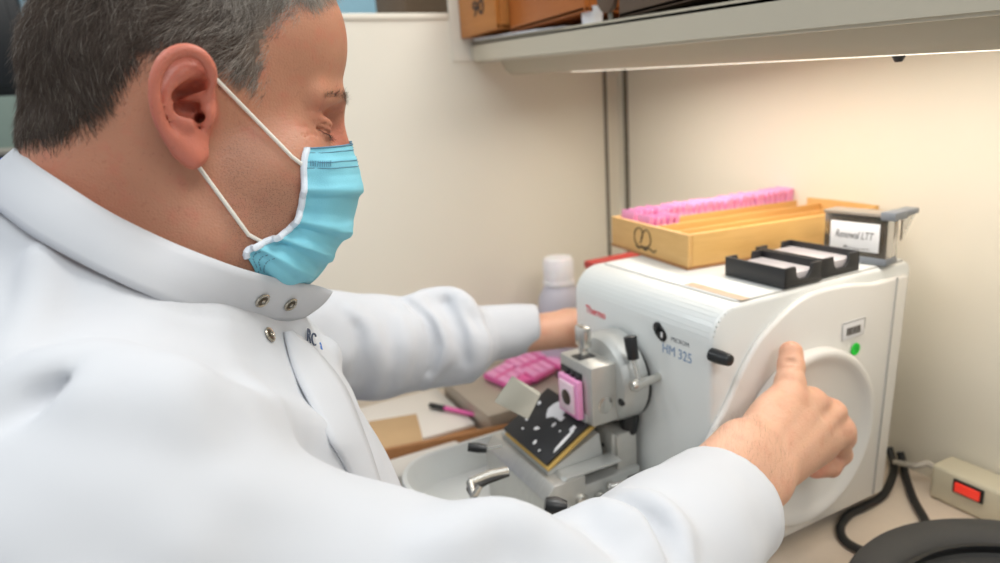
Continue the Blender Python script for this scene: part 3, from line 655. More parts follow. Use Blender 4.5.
# metal tray with pink mesh cassettes bags
gt = thing('metal_tray', 'brushed grey metal tray under the pink packets', 'tray', (.49, .96, ZT))
b = MB(); b.bb(.388, .548, .868, 1.06, ZT+.0005, .790, .004); b.build('body', M['grey_tray'], gt)
b = MB(); b.bb(.384, .552, .864, 1.064, .790, .7945, .002); b.build('rim', M['grey_tray'], gt)
rs = random.Random(21)
def packet(px0, label, quad, z):
    pts = [onz(x, y, z) for x, y in quad]
    c = sum(pts)/4; t = thing('cassette_packet', label, 'cassette packet', (c[0], c[1], z-.008), 'pink packets on the grey metal tray')
    b = MB(); b.prism([(p[0], p[1], z-.0075) for p in pts], (0, 0, .0095), .0022, 3); b.build('bag', M['pinkd'], t)
    ex = (pts[1]-pts[0]); ey = (pts[3]-pts[0]); n = 3
    for i in range(n):
        for j in range(2):
            a = pts[0]+ex*(i+.1)/n+ey*(j+.12)/2; q = [a, a+ex*.8/n, a+ex*.8/n+ey*.76/2, a+ey*.76/2]
            b = MB(); b.prism([(p[0], p[1], z+.0021) for p in q], (0, 0, .0022), .0006); b.build('cassette', M['pink'], t)
packet(0, 'leftmost pink packet on the grey metal tray', ((483, 375), (505, 363), (533, 380), (508, 386)), .804)
packet(0, 'pink packet in the middle of the grey metal tray', ((504, 361), (526, 352), (556, 368), (535, 380)), .806)
packet(0, 'pink packet nearest the man left wrist, partly behind the clamp', ((527, 352), (552, 342), (584, 352), (560, 368)), .808)
# wooden paper tray with papers and a pink pen
wd = thing('wooden_paper_tray', 'brown edged wooden tray of papers beside the metal tray', 'tray', (.30, .98, ZT))
b = MB(); b.bb(.205, .383, .9, 1.09, ZT+.0005, ZT+.006, .001); b.build('bottom', M['woodedge'], wd)
b = MB(); b.prism([(.203, .893, ZT+.0005), (.440, .849, ZT+.0005), (.440, .849, .775), (.203, .893, .775)], (0.001, .008, 0), .0012); b.build('front_panel', M['woodedge'], wd)
b = MB(); b.bb(.200, .207, .905, 1.09, ZT+.0005, .775, .001); b.build('side_panel', M['woodedge'], wd)
b = MB(); b.bb(.209, .383, .915, 1.085, ZT+.0065, ZT+.013, .001); tag(b.build('paper_pad', M['clutterwhite']), 'off white paper pad inside the wooden paper tray', 'paper')
b = MB(); b.box((.262, .958, ZT+.0145), (.080, .105, .002), rot(0, 0, -14), .0005); tag(b.build('brown_card', M['card']), 'brown card lying on the paper pad', 'card')
pa, pb = Vector(onz(430, 405, .770)), Vector(onz(482, 416, .770))
pe = thing('felt_pen', 'pink felt pen with a black cap on the paper pad', 'pen', tuple(pa-Vector((0, 0, .006))))
d = (pb-pa); b = MB(); b.cyl(pa+d*.28, pb, .0042, .0038, 18, .0006); b.build('barrel', M['pinkd'], pe)
b = MB(); b.cyl(pa, pa+d*.3, .0046, .005, 18, .0008); b.build('cap', M['black'], pe)
b = MB(); b.bb(.212, .330, .812, .866, ZT+.0005, .772, .006, 3)
tag(b.build('plastic_case', M['clutterwhite']), 'off white plastic case between the wooden paper tray and the waste tray', 'case')
# power strip, cords
ps = thing('power_strip', 'ivory power strip with a lit red switch by the right wall', 'power strip', (.796, .26, ZT))
b = MB(); b.bb(.776, .8165, .08, .428, ZT+.0005, .796, .005, 3); bd = b.build('casing', M['strip'], ps)
q0 = onx(956, 486, .7758); q1 = onx(981, 496, .7758)
b = MB(); b.bb(.7735, .777, q1[1]-.003, q0[1]+.003, (q0[2]+q1[2])/2-.0085, (q0[2]+q1[2])/2+.0085, .0008); bz = b.build('switch_bezel', M['black'], ps)
b = MB(); b.bb(.7715, .7745, q1[1], q0[1], (q0[2]+q1[2])/2-.006, (q0[2]+q1[2])/2+.006, .001); b.build('rocker', M['redsw'], bz, 'lit red rocker')
for k in range(4):
    yy = .34-.06*k
    b = MB(); b.bb(.785, .808, yy-.015, yy+.015, .7958, .7972, .0005); b.build('socket', M['strip'], ps)
b = MB(); pts = smooth_path([onz(895, 462, .765), (.79, .455, .775), (.80, .445, .780), (.797, .4275, .776)], 8); b.tube(pts, .0035)
tag(b.build('pale_cord', M['wirew']), 'pale grey cord running into the power strip', 'cord')
def cord(pts, label, r=.0048, z=.7552):
    b = MB(); b.tube(smooth_path([onz(x, y, z+dz) for x, y, dz in pts], 8), r, 12); return tag(b.build('black_cable', M['cord']), label, 'cord')
cord([(889, 448, .016), (893, 462, .004), (893, 474, 0), (884, 494, 0), (866, 506, 0), (850, 514, 0), (841, 526, 0), (843, 538, 0), (856, 548, 0), (880, 556, 0)], 'black cord curling on the counter beside the machine base')
cord([(900, 452, .016), (903, 464, .004), (907, 480, 0), (914, 500, 0), (925, 520, 0), (934, 540, 0)], 'straighter black cord from the machine towards the round black lid')
b = MB(); b.tube(smooth_path([onz(x, y, .756) for x, y in ((790, 505), (779, 527), (772, 541), (766, 552), (750, 560))], 6), .0035); b.tube(smooth_path([onz(x, y, .757) for x, y in ((779, 527), (781, 535), (774, 540))], 5), .0022)
tag(b.build('thin_cable', M['cord']), 'thin black cable on the counter below the right cuff', 'cable')
rb = thing('round_lid', 'round black plastic tub with a thick rim at the lower right corner', 'tub', (.592, .200, ZT))
b = MB(); b.lathe([(0, .0005), (.150, .0005), (.160, .02), (.168, .044), (.171, .049), (.168, .0535), (.156, .0555), (.142, .053), (.134, .047), (.130, .040), (.128, .037), (.118, .0345), (0, .0335)], (.592, .200, ZT), n=96); b.build('tub', M['rubber'], rb)
b = MB(); b.lathe([(.1335, .0468), (.132, .0500), (.128, .0495), (.1275, .046), (.130, .0405)], (.592, .200, ZT), n=96); b.build('inner_ring', M['black'], rb)
# ================================================================== implicit-surface modelling (numpy surface nets)
def smin(a, b, k):
    h = np.clip(0.5+0.5*(b-a)/k, 0, 1); return b+(a-b)*h-k*h*(1-h)
def smax(a, b, k): return -smin(-a, -b, k)
def A3(*p): return np.array(p, float)
def d_ell(p, c, r, R=None):
    q = p-np.asarray(c, float)
    if R is not None: q = q@R
    r = np.asarray(r, float); k0 = np.linalg.norm(q/r, axis=1); k1 = np.linalg.norm(q/(r*r), axis=1)
    return k0*(k0-1)/np.maximum(k1, 1e-9)
def d_cap(p, a, b, r0, r1=None):
    r1 = r0 if r1 is None else r1
    a = np.asarray(a, float); b = np.asarray(b, float); ab = b-a; pa = p-a
    t = np.clip(pa@ab/max(ab@ab, 1e-12), 0, 1)
    return np.linalg.norm(pa-t[:, None]*ab, axis=1)-(r0+(r1-r0)*t)
def d_chain(p, pts, rs, k=0.0):
    d = None
    for i in range(len(pts)-1):
        e = d_cap(p, pts[i], pts[i+1], rs[i], rs[i+1])
        d = e if d is None else (np.minimum(d, e) if k <= 0 else smin(d, e, k))
    return d
def d_box(p, c, hs, R=None, r=0.0):
    q = p-np.asarray(c, float)
    if R is not None: q = q@R
    q = np.abs(q)-(np.asarray(hs, float)-r)
    return np.linalg.norm(np.maximum(q, 0), axis=1)+np.minimum(q.max(axis=1), 0)-r
def surface_net(lo, hi, h, f, cs=8):
    lo = np.array(lo, float); hi = np.array(hi, float)
    n = np.ceil((hi-lo)/h/cs).astype(int)*cs
    nb = n//cs
    g = np.indices(nb).reshape(3, -1).T
    cc = lo+(g*cs+cs/2)*h
    dc = f(cc); act = np.abs(dc) < cs*h*0.5*1.75*1.25+h
    V = np.repeat(np.repeat(np.repeat(dc.reshape(nb).astype('f4'), cs, 0), cs, 1), cs, 2)
    loc = np.indices((cs,)*3).reshape(3, -1).T
    ag = g[act]
    for s in range(0, len(ag), 400):
        blk = ag[s:s+400]; idx = (blk[:, None, :]*cs+loc[None]).reshape(-1, 3)
        V[idx[:, 0], idx[:, 1], idx[:, 2]] = f(lo+(idx+0.5)*h)
    ins = V < 0
    nx, ny, nz = V.shape
    s8 = np.zeros((nx-1, ny-1, nz-1), 'i1')
    for dx in (0, 1):
        for dy in (0, 1):
            for dz in (0, 1): s8 += ins[dx:nx-1+dx, dy:ny-1+dy, dz:nz-1+dz]
    cells = np.argwhere((s8 > 0) & (s8 < 8))
    vid = -np.ones((nx-1, ny-1, nz-1), 'i4'); vid[cells[:, 0], cells[:, 1], cells[:, 2]] = np.arange(len(cells))
    acc = np.zeros((len(cells), 3)); cnt = np.zeros(len(cells))
    offs = [np.array(o) for o in ((0, 0, 0), (1, 0, 0), (0, 1, 0), (1, 1, 0), (0, 0, 1), (1, 0, 1), (0, 1, 1), (1, 1, 1))]
    cv = [V[cells[:, 0]+o[0], cells[:, 1]+o[1], cells[:, 2]+o[2]] for o in offs]
    for i, j in ((0, 1), (2, 3), (4, 5), (6, 7), (0, 2), (1, 3), (4, 6), (5, 7), (0, 4), (1, 5), (2, 6), (3, 7)):
        a, c = cv[i], cv[j]; m = (a < 0) != (c < 0)
        t = np.where(m, a/np.where(np.abs(a-c) < 1e-12, 1, a-c), 0)
        acc += np.where(m[:, None], offs[i]+t[:, None]*(offs[j]-offs[i]), 0); cnt += m
    verts = lo+(cells+acc/cnt[:, None]+0.5)*h
    faces = []
    for ax in range(3):
        sl0 = [slice(None)]*3; sl1 = [slice(None)]*3; sl0[ax] = slice(0, -1); sl1[ax] = slice(1, None)
        a = ins[tuple(sl0)]; c = ins[tuple(sl1)]; e = np.argwhere(a != c)
        u, v = [k for k in range(3) if k != ax]
        e = e[(e[:, u] > 0) & (e[:, v] > 0) & (e[:, u] < V.shape[u]-1) & (e[:, v] < V.shape[v]-1)]
        if len(e) == 0: continue
        q = []
        for du, dv in ((-1, -1), (0, -1), (0, 0), (-1, 0)):
            c_ = e.copy(); c_[:, u] += du; c_[:, v] += dv; q.append(vid[c_[:, 0], c_[:, 1], c_[:, 2]])
        q = np.stack(q, 1); neg = ~a[e[:, 0], e[:, 1], e[:, 2]]
        flip = neg if ax != 1 else ~neg
        q[flip] = q[flip][:, ::-1]
        faces.append(q[(q >= 0).all(1)])
    return verts, np.concatenate(faces)
def project(v, f, it=2, eps=2e-4):
    for _ in range(it):
        d = f(v); g = np.stack([(f(v+e)-f(v-e))/(2*eps) for e in np.eye(3)*eps], 1)
        gn = np.linalg.norm(g, axis=1, keepdims=True); v = v-g*(np.clip(d, -.002, .002)[:, None]/np.maximum(gn*gn, .25))
    return v
def mesh_from(name, V, Fq):
    me = bpy.data.meshes.new(name); me.vertices.add(len(V)); me.vertices.foreach_set('co', np.asarray(V, 'f').ravel())
    me.loops.add(len(Fq)*4); me.loops.foreach_set('vertex_index', np.asarray(Fq, 'i').ravel())
    me.polygons.add(len(Fq)); me.polygons.foreach_set('loop_start', np.arange(0, len(Fq)*4, 4, dtype='i'))
    me.polygons.foreach_set('loop_total', np.full(len(Fq), 4, 'i'))
    me.polygons.foreach_set('use_smooth', np.ones(len(Fq), bool)); me.update(calc_edges=True); me.validate(); return me
def set_attr(me, name, vals):
    a = me.attributes.new(name, 'FLOAT', 'POINT'); a.data.foreach_set('value', np.asarray(vals, 'f'))
def laplace(V, Fq, it=2, lam=.5):
    n = len(V)
    for _ in range(it):
        s = np.zeros_like(V); c = np.zeros(n)
        for i in range(4):
            a = Fq[:, i]; b_ = Fq[:, (i+1) % 4]
            for k in range(3): s[:, k] += np.bincount(a, V[b_, k], n)+np.bincount(b_, V[a, k], n)
            c += np.bincount(a, minlength=n)+np.bincount(b_, minlength=n)
        V = V+lam*(s/np.maximum(c, 1)[:, None]-V)
    return V
def raymarch(f, px, py, t0=.08, t1=1.2):
    d = ray(px, py); L = np.linalg.norm(d); t = t0
    for _ in range(160):
        v = float(f((CAM+d*t)[None])[0])
        if v < 2e-4: return CAM+d*t
        t += max(v, 2e-4)*.8/L
        if t > t1: break
    return None
def vnoise(p, s, seed=0):
    # smooth value noise on numpy arrays, about -1..1
    q = p*s+seed*17.31; i = np.floor(q).astype(np.int64); f_ = q-i; w = f_*f_*(3-2*f_); out = 0
    for dx in (0, 1):
        for dy in (0, 1):
            for dz in (0, 1):
                hsh = ((i[:, 0]+dx)*374761393+(i[:, 1]+dy)*668265263+(i[:, 2]+dz)*2147483647+seed*144665) & 0xffffffff
                hsh = ((hsh ^ (hsh >> 13))*1274126177) & 0xffffffff; hsh = (hsh ^ (hsh >> 16)) & 0xffff
                out = out+(hsh/32767.5-1)*(w[:, 0] if dx else 1-w[:, 0])*(w[:, 1] if dy else 1-w[:, 1])*(w[:, 2] if dz else 1-w[:, 2])
    return out

# ================================================================== THE MAN
# head frame: x towards the face, y towards his left (away), z up
HN = ray(190, 130); HN = HN/np.linalg.norm(HN)
HX = AR-HN*(AR@HN); HX /= np.linalg.norm(HX); HZ = np.cross(HX, HN)
HD = 0.50; HO = CAM+HN*HD
HB = np.stack([HX, HN, HZ], 1)                    # local -> world columns
def h2w(q): return HO+np.asarray(q, float)@HB.T
def w2h(p): return (np.asarray(p, float)-HO)@HB
def HP(px, py, off):                               # head-local point seen at a pixel, off metres beyond his middle plane
    d = ray(px, py); t = (HD+off)/(d@HN); return w2h(CAM+d*t)
def HQ(pts, off): return [HP(x, y, off) for x, y in pts]

def poly_mask(x, z, poly):
    poly = np.asarray(poly); ins = np.zeros(len(x), bool); j = len(poly)-1
    for i in range(len(poly)):
        xi, zi = poly[i]; xj, zj = poly[j]
        c = ((zi > z) != (zj > z)) & (x < (xj-xi)*(z-zi)/(zj-zi+1e-12)+xi); ins ^= c; j = i
    return ins
def roty(a): a = math.radians(a); return np.array([[math.cos(a), 0, math.sin(a)], [0, 1, 0], [-math.sin(a), 0, math.cos(a)]])
def rotz(a): a = math.radians(a); return np.array([[math.cos(a), -math.sin(a), 0], [math.sin(a), math.cos(a), 0], [0, 0, 1]])
def rotx(a): a = math.radians(a); return np.array([[1, 0, 0], [0, math.cos(a), -math.sin(a)], [0, math.sin(a), math.cos(a)]])

EYE = A3(.0725, .031, .0005)
ES = EYE-A3(.0790, .031, .0015)
def f_head(p):
    """skull, face and neck in head-local coordinates (symmetric)"""
    q = p.copy(); q[:, 1] = np.abs(q[:, 1])
    d = d_ell(q, (-.012, 0, .028), (.0745, .0745, .080))
    d = smin(d, d_ell(q, (.034, 0, .052), (.0683, .064, .062)), .02)
    d = smin(d, d_ell(q, (.060, 0, .066), (.0405, .050, .044)), .02)
    d = smin(d, d_ell(q, (.045, 0, -.022), (.053, .056, .070)), .025)          # face mass
    d = smin(d, d_chain(q, [A3(.0915, .004, .0205), A3(.0885, .020, .0205), A3(.0755, .0415, .0215)], [.0115, .0105, .0075]), .009)   # brow
    d = smin(d, d_ell(q, (.052, .050, -.024), (.024, .017, .020)), .022)       # cheek bone
    d = smin(d, d_ell(q, (.030, .054, -.055), (.034, .016, .036)), .022)       # jaw side
    d = smin(d, d_cap(q, (.008, .054, -.072), (.055, .016, -.092), .013, .017), .03)
    d = smin(d, d_ell(q, (.062, 0, -.080), (.023, .026, .021)), .02)           # chin
    d = smin(d, d_cap(q, (.093, 0, .004), (.1015, 0, -.032), .0072, .0105), .012)  # nose bridge to tip
    d = smin(d, d_ell(q, (.095, .011, -.036), (.010, .007, .008)), .008)
    # eye sockets, closed lids, crow's feet and nasolabial hollow
    d = smax(d, -d_ell(q, EYE+A3(.0200, .001, .0030), (.0145, .0185, .0100)), .009)
    d = smax(d, -d_ell(q, A3(.099, .0225, .002), (.0105, .009, .015)), .009)
    d = smin(d, d_ell(q, EYE+A3(.0005, 0, -.0005), (.0138, .0142, .0130)), .0025)        # eyeball under lid
    # upper lid fold and lash line
    lid = np.array([[.0800, .0450, .0025], [.0885, .0410, .0002], [.0930, .0330, -.0022], [.0915, .0235, -.0030], [.0870, .0175, -.003]])+ES
    d = smax(d, -(d_chain(q, lid, [.0008]*5)), .0022)
    fold = lid+np.array([.0000, 0, .0068]); d = smin(d, d_chain(q, fold-A3(.0015, 0, 0), [.0021]*5), .0045)
    fold2 = lid+np.array([.0010, 0, .0042]); d = smax(d, -d_chain(q, fold2, [.0005]*5), .0018)
    for k, (a, b_) in enumerate((((.0790, .050, .002), (.070, .0565, .004)), ((.079, .0500, -.001), (.070, .0570, -.004)), ((.080, .049, -.0035), (.071, .0565, -.011)))):
        d = smax(d, -d_cap(q, A3(*a)+ES, A3(*b_)+ES, .0004, .0003), .0025)
    d = smax(d, -d_chain(q, [A3(.094, .016, -.008), A3(.090, .028, -.014), A3(.083, .040, -.015)], [.0006, .0008, .0004]), .004)
    # neck
    d = smin(d, d_cap(q, (-.022, 0, -.035), (-.056, 0, -.150), .066, .074), .030)
    d = smin(d, d_cap(q, (.005, .030, -.075), (-.030, .045, -.135), .030, .030), .03)
    d = smin(d, d_ell(q, (-.058, 0, -.045), (.036, .052, .055)), .03)
    d = smax(d, -d_chain(q, [A3(-.012, .083, -.040), A3(.001, .086, -.062), A3(.020, .083, -.085)], [.0012, .0016, .0008]), .007)   # jaw/neck crease
    return d

# ---- ear, traced on the near side then mirrored
EOFF = -.086
def ez(zx, zy, off=EOFF): return HP(140+zx/3.75, 30+zy/3.75, off)
HEL = [(248, 262, .0), (258, 225, -.004), (268, 185, -.0075), (262, 140, -.0105), (235, 100, -.0125), (200, 80, -.0135), (160, 77, -.0140), (118, 92, -.0145), (84, 125, -.0150), (62, 170, -.0150), (54, 220, -.0145), (58, 275, -.0135), (72, 330, -.0115), (98, 380, -.0090), (130, 415, -.0065)]
HELP = [ez(x, y, EOFF+o) for x, y, o in HEL]
HELR = [.0022, .0026, .0030, .0032, .0033, .0034, .0036, .0036, .0034, .0032, .0031, .0031, .0032, .0034, .0036]
LOBE = [ez(x, y, EOFF+o) for x, y, o in ((130, 410, -.006), (160, 450, -.004), (196, 478, -.002), (222, 470, .001))]
ANTI = [ez(x, y, EOFF+o) for x, y, o in ((205, 135, -.004), (150, 170, -.0065), (108, 225, -.0080), (104, 280, -.0080), (124, 322, -.0070), (160, 345, -.0065), (190, 352, -.006))]
ANTI2 = [ez(x, y, EOFF+o) for x, y, o in ((150, 172, -.0065), (190, 178, -.004), (232, 178, -.002))]
CRUS = [ez(x, y, EOFF+o) for x, y, o in ((262, 240, -.003), (232, 248, -.001), (190, 258, .003), (160, 262, .006))]
EC = ez(150, 260, EOFF)
def sm(pts, rs, sub=4):
    a = smooth_path(pts, sub); r = np.interp(np.linspace(0, len(rs)-1, len(a)), np.arange(len(rs)), rs); return a, list(r)
HELP_S, HELR_S = sm(HELP, HELR, 5); ANTI_S, ANTIR_S = sm(ANTI, [.0024, .0032, .0034, .0032, .0032, .0034, .0030], 4)
GRO_S, GROR_S = sm([ez(x, y, EOFF+o) for x, y, o in ((236, 132, -.0075), (190, 110, -.0092), (150, 114, -.0098), (114, 142, -.0104), (88, 190, -.0106), (82, 250, -.0104), (90, 310, -.0094), (114, 350, -.0082))], [.0026, .0032, .0032, .0028, .0022, .0019, .0018, .0014], 5)
def f_ear(p):
    back = [ez(x, y, EOFF+o) for x, y, o in ((200, 130, .002), (130, 170, .0), (100, 260, .0), (130, 340, .001), (190, 430, .003), (230, 300, .012))]
    d = d_cap(p, back[0], back[1], .0062); 
    for a, b_ in zip(back[1:], back[2:]): d = smin(d, d_cap(p, a, b_, .0062), .006)
    d = smin(d, d_cap(p, ez(185, 150, EOFF+.004), ez(170, 400, EOFF+.004), .010, .008), .010)
    # stem to the head
    d = smin(d, d_ell(p, ez(175, 260, EOFF+.018), (.0120, .012, .022)), .010)
    d = smin(d, d_chain(p, HELP_S, HELR_S), .0026)
    d = smin(d, d_chain(p, LOBE, [.0042, .0052, .0058, .0046], .003), .005)
    # scaphoid groove between helix and antihelix
    d = smax(d, -d_chain(p, GRO_S, GROR_S), .0016)
    d = smin(d, d_chain(p, ANTI_S, ANTIR_S), .0034)
    d = smin(d, d_chain(p, ANTI2, [.0024, .0022, .0016]), .003)
    # triangular fossa, cymba and cavum of the concha
    d = smax(d, -d_ell(p, ez(205, 205, EOFF-.004), (.0075, .0100, .0032), roty(-18)), .003)
    d = smax(d, -d_ell(p, ez(175, 238, EOFF-.001), (.0110, .0110, .0042), roty(-14)), .003)
    d = smax(d, -d_ell(p, ez(175, 292, EOFF-.000), (.0088, .0115, .0058), roty(-10)), .003)
    d = smin(d, d_chain(p, CRUS, [.0024, .0024, .0020, .0014]), .0025)
    d = smax(d, -d_chain(p, [ez(218, 312, EOFF-.008), ez(226, 330, EOFF+.002), ez(236, 345, EOFF+.020)], [.0034, .0036, .0032], .001), .0022)
    d = smax(d, -d_cap(p, ez(222, 350, EOFF-.009), ez(233, 372, EOFF+.004), .0022, .0016), .002)
    # tragus
    d = smin(d, d_ell(p, ez(257, 312, EOFF+.001), (.0040, .0062, .0085), roty(12)), .0045)
    return d
TR = ez(230, 260, EOFF+.010)
def f_headear(p):
    q = p.copy(); q[:, 1] = -np.abs(q[:, 1])
    d = f_head(p)
    near = np.linalg.norm(q-np.array(EC), axis=1) < .075
    if near.any():
        e = f_ear(q[near]); d2 = d[near]
        blend = smin(d2, e, .006)
        # keep the canal open
        can = d_chain(q[near], [ez(222, 322, EOFF-.006), ez(232, 340, EOFF+.018)], [.0030, .0026])
        d[near] = smax(blend, -can, .0015)
    return d
man = thing('person', 'man in a white lab coat and blue surgical mask reaching for the cutting machine', 'person', (-0.05, .50, .62))
# ---- skin material
def skin_material(name, base, dark, blush, hairy=0.0):
    m = mat(name, base, 0.48, var=0.03, scale=35, bump=0.0, spec=.45, sss=.22, sssr=(1.0, .35, .18)); nt = m.node_tree; N = nt.nodes; L = nt.links; b = N['Principled BSDF']
    b.inputs['Subsurface Scale'].default_value = .004
    src = b.inputs['Base Color'].links[0].from_socket; mp = [n for n in N if n.bl_idname == 'ShaderNodeMapping'][0]
    def mixin(col, fac_socket, amount):
        nonlocal src
        mm = N.new('ShaderNodeMath'); mm.operation = 'MULTIPLY'; L.new(fac_socket, mm.inputs[0]); mm.inputs[1].default_value = amount
        mx = N.new('ShaderNodeMix'); mx.data_type = 'RGBA'; L.new(mm.outputs[0], mx.inputs['Factor']); L.new(src, mx.inputs[6]); mx.inputs[7].default_value = (*col, 1); src = mx.outputs[2]
    at = N.new('ShaderNodeAttribute'); at.attribute_name = 'blush'; mixin(blush, at.outputs['Fac'], .75)
    # mottling
    n1 = N.new('ShaderNodeTexNoise'); n1.inputs['Scale'].default_value = 90; n1.inputs['Detail'].default_value = 5; L.new(mp.outputs[0], n1.inputs['Vector'])
    r1 = N.new('ShaderNodeMapRange'); r1.inputs[1].default_value = .5; r1.inputs[2].default_value = .72; L.new(n1.outputs['Fac'], r1.inputs[0]); mixin(blush, r1.outputs[0], .28)
    # freckles
    v1 = N.new('ShaderNodeTexNoise'); v1.inputs['Scale'].default_value = 330; v1.inputs['Detail'].default_value = 2; L.new(mp.outputs[0], v1.inputs['Vector'])
    r2 = N.new('ShaderNodeMapRange'); r2.inputs[1].default_value = .62; r2.inputs[2].default_value = .72; L.new(v1.outputs['Fac'], r2.inputs[0]); mixin(dark, r2.outputs[0], .22)
    # stubble
    at2 = N.new('ShaderNodeAttribute'); at2.attribute_name = 'stubble'
    v2 = N.new('ShaderNodeTexVoronoi'); v2.inputs['Scale'].default_value = 1100; L.new(mp.outputs[0], v2.inputs['Vector'])
    r3 = N.new('ShaderNodeMapRange'); r3.inputs[1].default_value = .36; r3.inputs[2].default_value = .18; L.new(v2.outputs['Distance'], r3.inputs[0])
    mu = N.new('ShaderNodeMath'); mu.operation = 'MULTIPLY'; L.new(r3.outputs[0], mu.inputs[0]); L.new(at2.outputs['Fac'], mu.inputs[1]); mixin(srgb(70, 58, 50), mu.outputs[0], .95)
    mixin(srgb(142, 106, 88), at2.outputs['Fac'], .42)
    L.new(src, b.inputs['Base Color'])
    nb = N.new('ShaderNodeTexVoronoi'); nb.inputs['Scale'].default_value = 700; L.new(mp.outputs[0], nb.inputs['Vector'])
    nc = N.new('ShaderNodeTexNoise'); nc.inputs['Scale'].default_value = 260; nc.inputs['Detail'].default_value = 5; L.new(mp.outputs[0], nc.inputs['Vector'])
    ad = N.new('ShaderNodeMath'); L.new(nb.outputs['Distance'], ad.inputs[0]); L.new(nc.outputs['Fac'], ad.inputs[1])
    bp = N.new('ShaderNodeBump'); bp.inputs['Strength'].default_value = .28; bp.inputs['Distance'].default_value = .0006; L.new(ad.outputs[0], bp.inputs['Height']); L.new(bp.outputs[0], b.inputs['Normal'])
    return m
M['skin'] = skin_material('warm_skin', srgb(188, 133, 106), srgb(150, 92, 70), srgb(200, 104, 88))
M['skinh'] = skin_material('hand_skin', srgb(222, 174, 146), srgb(168, 112, 84), srgb(206, 128, 106))
def attr_default(me): 
    for nm in ('blush', 'stubble'):
        if nm not in me.attributes: set_attr(me, nm, np.zeros(len(me.vertices)))

# ---- head mesh
lo, hi = (-.125, -.110, -.165), (.125, .110, .125)
V, Q = surface_net(lo, hi, .0017, f_headear)
V = project(V, f_headear, 2)
eard = np.minimum(f_ear(V), 1); eard2 = f_ear(V*A3(1, -1, 1))
blush = np.clip(1-np.minimum(np.abs(eard), np.abs(eard2))/.004, 0, 1)*.85
nosed = np.exp(-(np.linalg.norm(V-A3(.104, 0, -.02), axis=1)/.022)**2)*.7
eyed = np.exp(-(np.linalg.norm(V*A3(1, 0, 1)-A3(.086, 0, .0), axis=1)/.016)**2)*.35
neckb = np.clip((-.02-V[:, 0])/.05, 0, 1)*np.clip((.0-V[:, 2])/.05, 0, 1)*.45
blush = np.clip(blush+nosed+eyed+neckb, 0, 1)
sx = np.clip((V[:, 0]-.012)/.02, 0, 1)*np.clip((-.018-V[:, 2]-(.06-V[:, 0])*.10)/.02, 0, 1); stub = sx*np.clip((.115-V[:, 0])/.01, 0, 1)*np.clip((V[:, 2]+.12)/.03, .25, 1)
stub = np.maximum(stub, np.clip((V[:, 0]-.010)/.01, 0, 1)*np.clip((.045-V[:, 0])/.02, 0, 1)*np.clip((.01-V[:, 2])/.02, 0, 1)*.7)
head_V, head_Q = h2w(V), Q

# ---- the rest of his body under the coat (arms, torso), joined into the same mesh
SHR, ELR, WRR = A3(-.045, .300, 1.075), A3(.135, .232, .958), A3(.385, .374, .937)
SHL, ELL, WRL = A3(-.035, .700, 1.075), A3(.205, .765, .985), A3(.425, .752, .957)
SHR, SHL = A3(-.045, .310, 1.070), A3(-.035, .690, 1.070)
ELR = P(560, 655, .345); WRR = P(745, 476, .562)
ELL, WRL = A3(.200, .755, .982), ony(540, 331, .752)
# ---------------- right hand
W0 = P(755, 464, .565)
MC = [P(788, 400, .622), P(811, 403, .640), P(831, 414, .650), P(840, 431, .653)]
fd = (MC[1]-W0); fd /= np.linalg.norm(fd); rw = MC[3]-MC[0]; ndor = np.cross(fd, rw); ndor /= np.linalg.norm(ndor)
if ndor@(CAM-W0) < 0: ndor = -ndor
def frame(a, n):
    x = a/np.linalg.norm(a); z = n-x*(n@x); z /= np.linalg.norm(z); return np.stack([x, np.cross(z, x), z], 1)
RF = frame(fd, ndor)
TIPI = ony(791, 350, .4275)
IDX = [MC[0], P(790, 383, .634), P(791, 366, .644), P(791, 352.5, .650)]
MID = [MC[1], P(834, 416, .688), P(831, 438, .690), P(818, 448, .676)]
RNG = [MC[2], P(844, 437, .690), P(838, 456, .686), P(822, 461, .670)]
PNK = [MC[3], P(841, 454, .678), P(831, 468, .672), P(815, 470, .656)]
THB = [P(758, 448, .585), P(768, 424, .620), P(776, 412, .655), P(782, 402, .672)]
CUR0 = P(716, 504, .535); CURD = (P(775, 452, .60)-P(700, 512, .515)); CURD /= np.linalg.norm(CURD)
